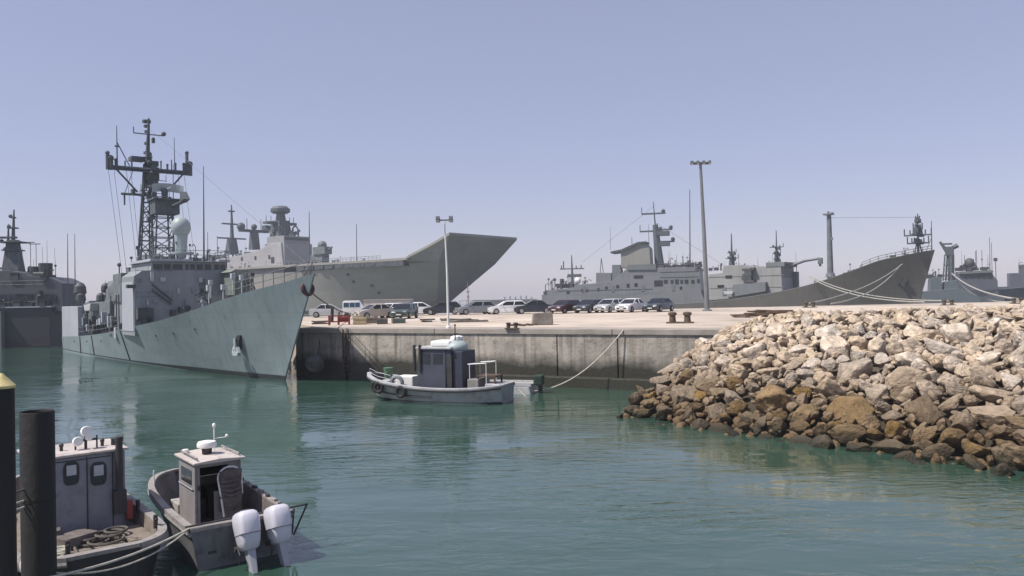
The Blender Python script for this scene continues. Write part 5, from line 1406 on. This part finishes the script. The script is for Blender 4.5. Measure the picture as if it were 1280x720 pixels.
# ------------------------------------------------------------------ things on the quay
M['tyre'] = mat('tyre', (.015, .015, .016), .85, .2, 4)
M['rim'] = mat('wheel_rim', (.35, .35, .36), .35, .1, 4, metal=.6)
M['carglass'] = glassm('car_glass', (.012, .014, .017), .05)
M['lampglass'] = glassm('lamp_glass', (.35, .35, .35), .15)
M['redlamp'] = glassm('tail_lamp', (.22, .01, .01), .15)
M['plate'] = mat('number_plate_blank', (.6, .6, .58), .5, .05, 2)
def car_paint(name, col): return mat(name, col, .28, .04, 1.0, coat=.6, dirt=tuple(c * .8 + .03 for c in col), dirt_amt=.25)
def build_car(label, group, paint, loc, rz, hatch=False, L=4.25, W=1.74, Ht=1.45):
    c = thing('parked_car', label, 'car', loc, rz, group)
    h = L / 2
    # lower body, front at +x
    prof = [(-h + .02, .30), (-h, .55), (-h + .04, .86), (-h + .12, .95), (-h + (.45 if hatch else .75), .97), (h - 1.25, .93), (h - .35, .80), (h - .05, .66), (h, .50), (h - .03, .27), (h - .3, .2), (-h + .3, .22)]
    b = MB(); b.prism(prof, -W / 2, W / 2)
    for i, v in enumerate(b.v):                                        # tuck in plan and at the shoulder
        k = 1 - .10 * max(0, (abs(v[0]) - h + .75) / .75) ** 2 - (.05 if v[2] > .9 else 0)
        b.v[i] = (v[0], v[1] * k, v[2])
    body = b.build('body', paint, c, smooth=True, bevel=.06, angle=40)
    # glasshouse and roof
    xb0, xb1 = (-h + .12 if hatch else -h + .65), h - 1.15
    xt0, xt1 = (-h + .55 if hatch else -h + 1.25), h - 1.95
    wb, wt = W / 2 - .07, W / 2 - .24
    b = MB(); b.frustum([(xb0, -wb, .94), (xb1, -wb, .92), (xb1, wb, .92), (xb0, wb, .94)], [(xt0, -wt, Ht - .07), (xt1, -wt, Ht - .07), (xt1, wt, Ht - .07), (xt0, wt, Ht - .07)])
    b.build('windows', M['carglass'], c, bevel=.03)
    b = MB(); b.frustum([(xt0 - .05, -wt - .02, Ht - .09), (xt1 + .05, -wt - .02, Ht - .09), (xt1 + .05, wt + .02, Ht - .09), (xt0 - .05, wt + .02, Ht - .09)], [(xt0 + .1, -wt + .1, Ht), (xt1 - .12, -wt + .1, Ht - .01), (xt1 - .12, wt - .1, Ht - .01), (xt0 + .1, wt - .1, Ht)])
    for sg in (-1, 1):
        for (xa, xz) in ((xb0, xt0), (xb1, xt1), ((xb0 + xb1) / 2 - .1, (xt0 + xt1) / 2 - .05)):
            b.tube([(xa, sg * (wb + .012), .93), (xz, sg * (wt + .012), Ht - .08)], .045, 6)
    b.build('roof', paint, c, smooth=True, angle=40)
    for sx in (-h + .78, h - .82):
        for sg in (-1, 1):
            b = MB(); rt = Matrix.Rotation(R(90), 3, 'X')
            b.lathe([(.20, -.1), (.31, -.1), (.32, -.06), (.32, .06), (.31, .1), (.20, .1)], (sx, sg * (W / 2 - .09), .32), 18, rt)
            wl = b.build('wheel', M['tyre'], c, smooth=True)
            b = MB(); b.lathe([(.2, -.105), (.19, -.112), (.05, -.09)], (sx, sg * (W / 2 - .09), .32), 14, Matrix.Rotation(R(90 * sg), 3, 'X')); b.build('rim', M['rim'], wl)
    for sg in (-1, 1):
        b = MB(); b.box((h - .15, sg * (W / 2 - .32), .68), (.16, .36, .15), sg * -.25); b.build('headlight', M['lampglass'], c, bevel=.03)
        b = MB(); b.box((-h + .07, sg * (W / 2 - .26), .80), (.1, .22, .16)); b.build('tail_light', M['redlamp'], c, bevel=.02)
        b = MB(); b.box((xb1 - .32, sg * (W / 2 + .05), .98), (.12, .16, .11)); b.build('mirror', paint, c, bevel=.03)
    b = MB(); b.box((h - .02, 0, .45), (.06, 1.1, .14)); b.box((h - .03, 0, .62), (.04, .6, .07)); b.build('grille', M['tyre'], c, bevel=.01)
    b = MB(); b.box((h + .015, 0, .42), (.012, .48, .1)); b.build('number_plate', M['plate'], c)
    return c
P = {k: car_paint(k + '_car_paint', v) for k, v in dict(black=(.014, .015, .018), charcoal=(.035, .037, .04), maroon=(.06, .016, .02), silver=(.45, .46, .47), white=(.72, .72, .72), teal=(.016, .03, .034), navy=(.016, .022, .06), grey=(.19, .20, .21), beige=(.42, .38, .32), green=(.03, .055, .04)).items()}
def on_quay(px, py): 
    p = at_z(px, py, QZ); p.z = QZ; return p
G = 'cars parked along the quay'
A0 = math.atan2(-.80, -.60)
def park(px, py, label, paint, rz=A0, **k):
    return build_car(label, G, paint, on_quay(px, py), rz, **k)
park(824, 389.5, 'dark teal car, last of the parked row, next to the tall lamp post', P['teal'])
park(789, 390, 'white saloon between the silver car and the dark teal car', P['white'])
park(762, 390.5, 'silver hatchback between the charcoal car and the white saloon', P['silver'], hatch=True)
park(737, 391, 'charcoal grey hatchback between the maroon car and the silver hatchback', P['charcoal'], hatch=True)
park(706, 391.5, 'dark maroon car parked left of the charcoal hatchback', P['maroon'], hatch=True)
park(667, 392, 'black saloon parked behind the concrete block', P['black'], rz=R(182))
park(634, 392.5, 'white hatchback parked left of the black saloon and block', P['white'], rz=R(190), hatch=True)
park(619, 388.5, 'navy blue car partly hidden behind the white hatchback', P['navy'], rz=R(20), hatch=True)
park(594, 393, 'grey car with beige dust near the slim signal mast', P['grey'], rz=R(200), hatch=True)
park(553, 393.5, 'small black car behind the foot of the white lamp post', P['black'], rz=R(185), hatch=True)
park(527, 394, 'white saloon beneath the tip of the carrier bow', P['white'], rz=R(5))
park(506, 398, 'dark green car facing the water in front of the pale site cabin', P['green'], rz=R(-98), hatch=True)
park(487, 396.5, 'white car with dark windscreen against the site cabin', P['white'], rz=R(-118), hatch=True)
park(468, 398, 'beige car in front of the left half of the site cabin', P['beige'], rz=R(-140))
park(412, 396.5, 'silver saloon beside the frigate bow mooring line', P['silver'], rz=R(8))
# minibus
p = on_quay(443, 397.5)
v = thing('minibus', 'white minibus with blue tinted windows left of the site cabin', 'van', p, R(6))
b = MB(); b.prism([(-1.1, .35), (-1.1, 1.65), (-.95, 1.78), (.55, 1.78), (1.0, 1.1), (1.35, .95), (1.4, .4)], -.75, .75); b.build('body', P['white'], v, bevel=.08, smooth=True, angle=40)
b = MB()
for a, c2 in ((-1.0, -.45), (-.38, .12), (.18, .62)):
    b.bb(a, c2, -.765, -.752, 1.12, 1.58)
b.build('windows', glassm('blue_tinted_glass', (.05, .10, .16), .1), v)
for sx in (-.7, .85):
    for sg in (-1, 1):
        b = MB(); b.lathe([(.1, -.08), (.28, -.08), (.28, .08), (.1, .08)], (sx, sg * .7, .28), 16, Matrix.Rotation(R(90), 3, 'X')); b.build('wheel', M['tyre'], v, smooth=True)
# site cabin
pA, pB = at_d(455, 395, 88), at_d(514, 394, 88)
s_ = thing('site_cabin', 'pale rectangular site cabin with two small dark windows under the carrier hull', 'cabin', (pA.x, 88, QZ), math.atan2(0, 1))
wC = pB.x - pA.x
b = MB(); b.bb(0, wC, 0, 2.4, 0, 1.72); b.build('walls', mat('cabin_cream', (.42, .40, .38), .8, .08, .8, streak=.25), s_, bevel=.03)
b = MB(); b.bb(-.08, wC + .08, -.08, 2.48, 1.725, 1.82); b.build('roof', mat('cabin_roof', (.33, .32, .31), .8, .1, 1), s_)
for k in (.72, .9):
    b = MB(); b.bb(wC * k - .16, wC * k + .16, -.04, -.003, .85, 1.3); w_ = b.build('window', M['white'], s_)
    b = MB(); b.bb(wC * k - .12, wC * k + .12, -.05, -.041, .89, 1.26); b.build('pane', M['glass'], w_)
b = MB(); b.bb(wC * .3, wC * .3 + .62, -.03, -.003, .05, 1.45); b.build('door', mat('cabin_door', (.36, .34, .33), .6, .05, 1), s_)
# long low wall and frame at the mole end
p = on_quay(585, 390.5)
s_ = thing('low_shed', 'long low grey-blue shed on the far quay edge behind the cars', 'shed', (p.x - .6, 92, QZ), R(.5))
b = MB(); b.bb(1.6, 8.8, 0, 2.2, 0, 1.42); b.build('walls', mat('shed_grey_blue', (.30, .32, .35), .8, .1, .8, streak=.3), s_)
b = MB(); b.bb(1.5, 8.9, -.1, 2.3, 1.425, 1.53); b.build('roof', mat('shed_roof', (.24, .26, .27), .8, .1, 1), s_)
b = MB()
for x in (0, .8, 1.55): b.bb(x - .04, x + .04, .2, .28, 0, 1.5)
for z in (.5, 1.0, 1.46): b.bb(0, 1.55, .2, .28, z - .03, z + .03)
b.build('gate_frame', M['steel'], s_)
r_ = random.Random(3)
for k in range(6):
    x = 5.2 + k * .62; b = MB(); b.bb(x - .09, x + .09, .5, .8, 1.535, 1.75 + r_.uniform(0, .25)); b.build('roof_vent', M['steel'], s_)
p = on_quay(589, 391)
s_ = thing('signal_mast', 'thin reddish signal mast rising behind the grey car', 'mast', (p.x, 90.5, QZ))
b = MB(); b.tube([(0, 0, 0), (-.1, 0, 3.6)], .07, 7, .04); b.build('pole', mat('faded_red_pole', (.28, .16, .15), .7, .2, 2), s_)
b = MB(); b.box((-.08, 0, 2.5), (.35, .1, .22)); b.box((-.05, 0, 1.9), (.28, .1, .3)); b.build('sign_plate', M['steel'], s_)
# lamp posts
def lamp_post(label, loc, top, r0, arm, n, lean=0.0, mt=None):
    s = thing('lamp_post', label, 'lamp post', loc, 0, 'lamp posts on the quay')
    b = MB(); b.tube([(0, 0, 0), (lean * .5 + .04, 0, top * .5), (lean, 0, top)], r0, 10, r0 * .5); b.lathe([(r0 * 1.9, 0), (r0 * 1.9, .12), (r0 * 1.1, .16)], (0, 0, 0), 12); b.build('pole', mt, s, smooth=True)
    b = MB(); b.tube([(lean - arm, 0, top), (lean + arm, 0, top)], r0 * .55, 7); b.build('cross_arm', M['mast'], s)
    for k in range(n):
        x = lean - arm + 2 * arm * k / (n - 1)
        b = MB(); b.box((x, -.12, top + .04), (2 * arm / n * .62, .42, .26), Matrix.Rotation(R(-25), 3, 'X')); f = b.build('floodlight', M['mast'], s, bevel=.03)
        b = MB(); b.box((x, -.24, top - .10), (2 * arm / n * .5, .3, .02), Matrix.Rotation(R(-25), 3, 'X')); b.build('lens', M['lampglass'], f)
    return s
p = at_d(560.5, 411, 51.6)
lamp_post('white lamp post at the quay edge before the carrier bow', (p.x, 51.6, QZ), at_d(560, 275, 51.6).z - QZ, .085, .42, 2, -.12, M['white'])
p = on_quay(884, 388.5)
lamp_post('tall dark floodlight post beside the dark teal car', (p.x, p.y, QZ), at_d(875, 204, p.y).z - QZ, .27, .92, 4, at_d(875.5, 204, p.y).x - p.x, mat('post_grey', (.16, .17, .18), .6, .15, 1, streak=.3))
# concrete block, bollards, planks, frame, small debris
p = on_quay(678, 406)
b = MB(); b.frustum([(-.72, -.45, 0), (.68, -.5, 0), (.72, .5, 0), (-.7, .48, 0)], [(-.66, -.42, .82), (.66, -.44, .85), (.66, .44, .84), (-.6, .44, .78)])
o = b.build('concrete_block', mat('block_grey_brown', (.21, .185, .16), .95, .25, 1.5, bump=.7, bscale=5, dirt=(.12, .1, .085), dirt_amt=.6), None, bevel=.07, loc=p, rz=.1); tag(o, 'weathered concrete block standing alone on the quay near its edge', 'block')
M['bollard'] = mat('bollard_rust_brown', (.085, .062, .042), .85, .35, 3, bump=.4)
def bollard(loc, rz, label, s=1.0):
    t = thing('bollard', label, 'bollard', loc, rz, 'mooring bollards on the quay')
    b = MB(); b.bb(-.75 * s, .75 * s, -.28 * s, .28 * s, 0, .08 * s); b.build('base', M['bollard'], t, bevel=.02)
    for x in (-.42, .42):
        b = MB(); b.lathe([(.2 * s, 0), (.17 * s, .35 * s), (.25 * s, .42 * s), (.25 * s, .52 * s), (.12 * s, .57 * s)], (x * s, 0, .08 * s), 14); b.build('post', M['bollard'], t, smooth=True)
    return t
p = on_quay(850, 404); bollard(p, R(-20), 'rusty twin-post bollard near the top of the rubble slope', 1.15)
p = on_quay(640, 411.5); bollard(p + Vector((0, .6, 0)), R(-27), 'small dark twin-post bollard close to the concrete block', .6)
p = on_quay(447, 397); bollard(p, R(10), 'low bollard holding the frigate bow line', .7)
p = on_quay(1012, 384.5); bollard(p, R(0), 'far bollard on the quay edge under the landing ship hull', 1.0)
p = on_quay(1185, 381.6); bollard(p, R(0), 'far bollard below the bow of the landing ship', 1.0)
p = on_quay(1272, 379.6); bollard(p, R(0), 'far bollard near the right edge holding the patrol ship line', 1.0)
p = on_quay(425, 406)
t = thing('trolley_frame', 'red steel trolley frame standing at the quay edge by the frigate', 'trolley', p, R(8))
b = MB()
for x in (-.8, -.1, .7):
    for y in (-.4, .4): b.bb(x - .05, x + .05, y - .05, y + .05, 0, .72)
for z in (.25, .7):
    for y in (-.4, .4): b.bb(-.85, .75, y - .045, y + .045, z - .04, z + .04)
b.build('frame', M['red'], t)
b = MB(); b.bb(-.1, .7, -.34, .34, .29, .62); b.build('tank', M['red'], t, bevel=.08)
b = MB(); b.tube([(-.6, 0, .3), (-.55, 0, 1.45)], .12, 8); b.build('valve_post', M['bt_dark'], t)
def crate(px, py, size, col, label, rz=.1):
    p = on_quay(px, py); t = thing('crate', label, 'crate', p, rz, 'crates by the quay edge')
    b = MB(); b.box((0, 0, size[2] / 2), size); mt = mat('crate_' + label.split()[0], col, .85, .2, 3, dirt=tuple(c * .6 for c in col), dirt_amt=.5); b.build('box', mt, t, bevel=.03)
    b = MB()
    for z in (.12, size[2] - .1): b.bb(-size[0] / 2 - .02, size[0] / 2 + .02, -size[1] / 2 - .025, -size[1] / 2 - .003, z - .05, z + .05)
    b.build('batten', mt, t)
crate(450, 405.5, (1.0, .7, .55), (.40, .32, .20), 'yellowish crate beside the red trolley frame')
crate(465, 404, (1.0, .7, .50), (.17, .14, .12), 'brown crate between the yellowish crate and stacked planks')
crate(478, 405, (.8, .7, .42), (.10, .09, .085), 'dark low crate just left of the pallet pile')
crate(498, 404, (1.0, .8, .4), (.13, .15, .14), 'grey green crate right of the brown crates', .3)
def planks(px, py, L, n, col, label, rz, seed):
    p = on_quay(px, py); t = thing('timber_pile', label, 'timber', p, rz, 'loose timber on the quay'); r = random.Random(seed); mt = mat('timber_' + str(seed), col, .9, .3, 3, bump=.4)
    for k in range(n):
        b = MB(); l = L * r.uniform(.6, 1); b.box((r.uniform(-.25, .25) * L, r.uniform(-.5, .5), .07 + .13 * (k // 3)), (l, .22, .11), Matrix.Rotation(r.uniform(-.25, .25), 3, 'Z') @ Matrix.Rotation(r.uniform(-.03, .08), 3, 'Y')); b.build('plank', mt, t)
planks(975, 396, 4.2, 11, (.13, .085, .055), 'reddish brown planks heaped on the quay above the boulders', R(4), 5)
planks(925, 397, 1.2, 5, (.16, .12, .085), 'short broken boards left of the reddish brown planks', R(-10), 6)
planks(537, 402.5, 1.1, 5, (.07, .06, .055), 'small dark timber heap on the quay in front of the white saloon', R(6), 7)
planks(580, 402.5, 3.2, 6, (.17, .15, .13), 'long grey timbers lying flat on the quay below the grey car', R(2), 8)
planks(400, 405, 1.4, 6, (.12, .10, .09), 'dark scrap boards beside the frigate bow', R(12), 9)
p = on_quay(652, 408)
b = MB(); pts = [Vector((-1.0 + k * .16, .14 * math.sin(k * 1.4), .07 + .05 * abs(math.sin(k * .9)))) for k in range(14)]
b.tube(pts, .07, 7); o = b.build('chain', M['rust'], None, loc=p, rz=.35); tag(o, 'rusty heavy chain lying between the small bollard and concrete block', 'chain')
# fender on the wall by the frigate's stem
b = MB(); q = at_d(393, 453, 54.3); q.z = 1.2
b = MB(); rot = Matrix.Rotation(math.atan2(WD.y, WD.x), 3, 'Z') @ Matrix.Rotation(R(90), 3, 'X')
t = thing('dock_fender', 'fat round black rubber fender hanging on the quay wall by the frigate bow', 'fender', q - Vector((0, 0, .9)))
b.torus((0, 0, .78), .40, .26, rot @ Matrix.Rotation(R(28), 3, 'X'), 28, 12, 1.5); b.lathe([(.05, -.32), (.42, -.30), (.42, .30), (.05, .32)], (0, 0, .78), 20, rot @ Matrix.Rotation(R(28), 3, 'X')); b.build('fender_body', mat('fender_grey_rubber', (.055, .055, .055), .7, .3, 2, dirt=(.2, .19, .17), dirt_amt=.35), t, smooth=True)
b = MB(); b.tube([(0, .5, .9), (.1, 1.05, 1.9), (.1, 1.1, 2.3)], .04, 6); b.build('chain', M['rust'], t)

# ------------------------------------------------------------------ mooring ropes
def rope(label, a, c, sag, r, mt=M['rope'], n=24, name='mooring_rope'):
    a, c = Vector(a), Vector(c); b = MB()
    b.tube([a.lerp(c, i / n) - Vector((0, 0, sag * 4 * (i / n) * (1 - i / n))) for i in range(n + 1)], r, 6)
    o = b.build(name, mt, None, smooth=True); tag(o, label, 'rope'); return o
rope('slack white rope from the frigate bow to the quay bollard', at_d(386, 363, 52.4), on_quay(446, 396) + Vector((0, 0, .4)), .5, .05, M['dark_rope'])
M['line'] = mat('weathered_hawser', (.36, .34, .30), .9, .2, 3)
e1 = on_quay(1012, 384.5) + Vector((0, 0, .5)); e2 = on_quay(1185, 381.6) + Vector((0, 0, .5)); e3 = on_quay(1272, 379.6) + Vector((0, 0, .5))
rope('upper of two ropes from the landing ship deck down to its bow bollard', at_d(1013, 345, 161), e2, 1.3, .09, M['line'])
rope('lower of two ropes from the landing ship deck down to its bow bollard', at_d(1011, 346, 161), e2 + Vector((-2.6, 0, -.1)), 1.2, .09, M['line'])
rope('upper of two ropes from the landing ship bow back to the aft bollard', at_d(1128, 330, 148), e1, 1.0, .08, M['line'])
rope('lower of two ropes from the landing ship bow back to the aft bollard', at_d(1126, 331, 148), e1 + Vector((2.4, 0, -.1)), 1.4, .08, M['line'])
rope('thick pale rope from the patrol ship to the far right bollard', at_d(1190, 342, 187), e3, 1.0, .13, M['line'])
rope('second slack rope hanging beside the patrol ship line', at_d(1192, 344, 187), e3 + Vector((1.0, 0, -.1)), 2.2, .09, M['line'])
rope('long rope rising from the skiff across the wet wall to the quay top', at_d(665, 489, 44.4), quay_pt(24.6, -.1) + Vector((0, 0, QZ - .05)), .8, .035)
rope('short rope drooping from the skiff stern into the water', at_d(648, 487, 43.6), at_d(668, 500, 43.0), .1, .03)
rope('pale rope from the motor boat stern across the work boat stern', at_d(240, 659, 16.35), at_d(60, 722, 13.3), .12, .022)
rope('pale rope hanging from the bow of the motor boat stern rail to the pile', at_d(236, 662, 16.3), at_d(70, 716, 13.55), .28, .016)
for k, (y0, y1, lab) in enumerate(((618, 612, 'upper dark line between the two piles'), (632, 626, 'middle pale line between the two piles'), (641, 634, 'lowest pale line between the two piles'))):
    rope(lab, at_d(-12, y0, 12.5), at_d(30, y1, 13.25), .03, .018, M['dark_rope'] if k == 0 else M['rope'])
rope('frayed pale rope tied from the work boat corner down past the pile', at_d(20, 648, 14.1), at_d(6, 718, 13.3), .0, .03)

# ------------------------------------------------------------------ air
hz = MB(); hz.bb(-860, 860, -35, 1080, -1.5, 48)
o = hz.build('haze', None)
o.data.materials.clear()
mt = bpy.data.materials.new('haze'); mt.use_nodes = True
t_ = mt.node_tree; t_.nodes.remove(t_.nodes['Principled BSDF'])
pv_ = t_.nodes.new('ShaderNodeVolumePrincipled'); pv_.inputs['Color'].default_value = (.86, .88, .98, 1); pv_.inputs['Density'].default_value = .00035; pv_.inputs['Anisotropy'].default_value = .0
t_.links.new(pv_.outputs[0], t_.nodes['Material Output'].inputs['Volume'])
o.data.materials.append(mt); tag(o, kind='stuff')
scene.cycles.volume_bounces = 1
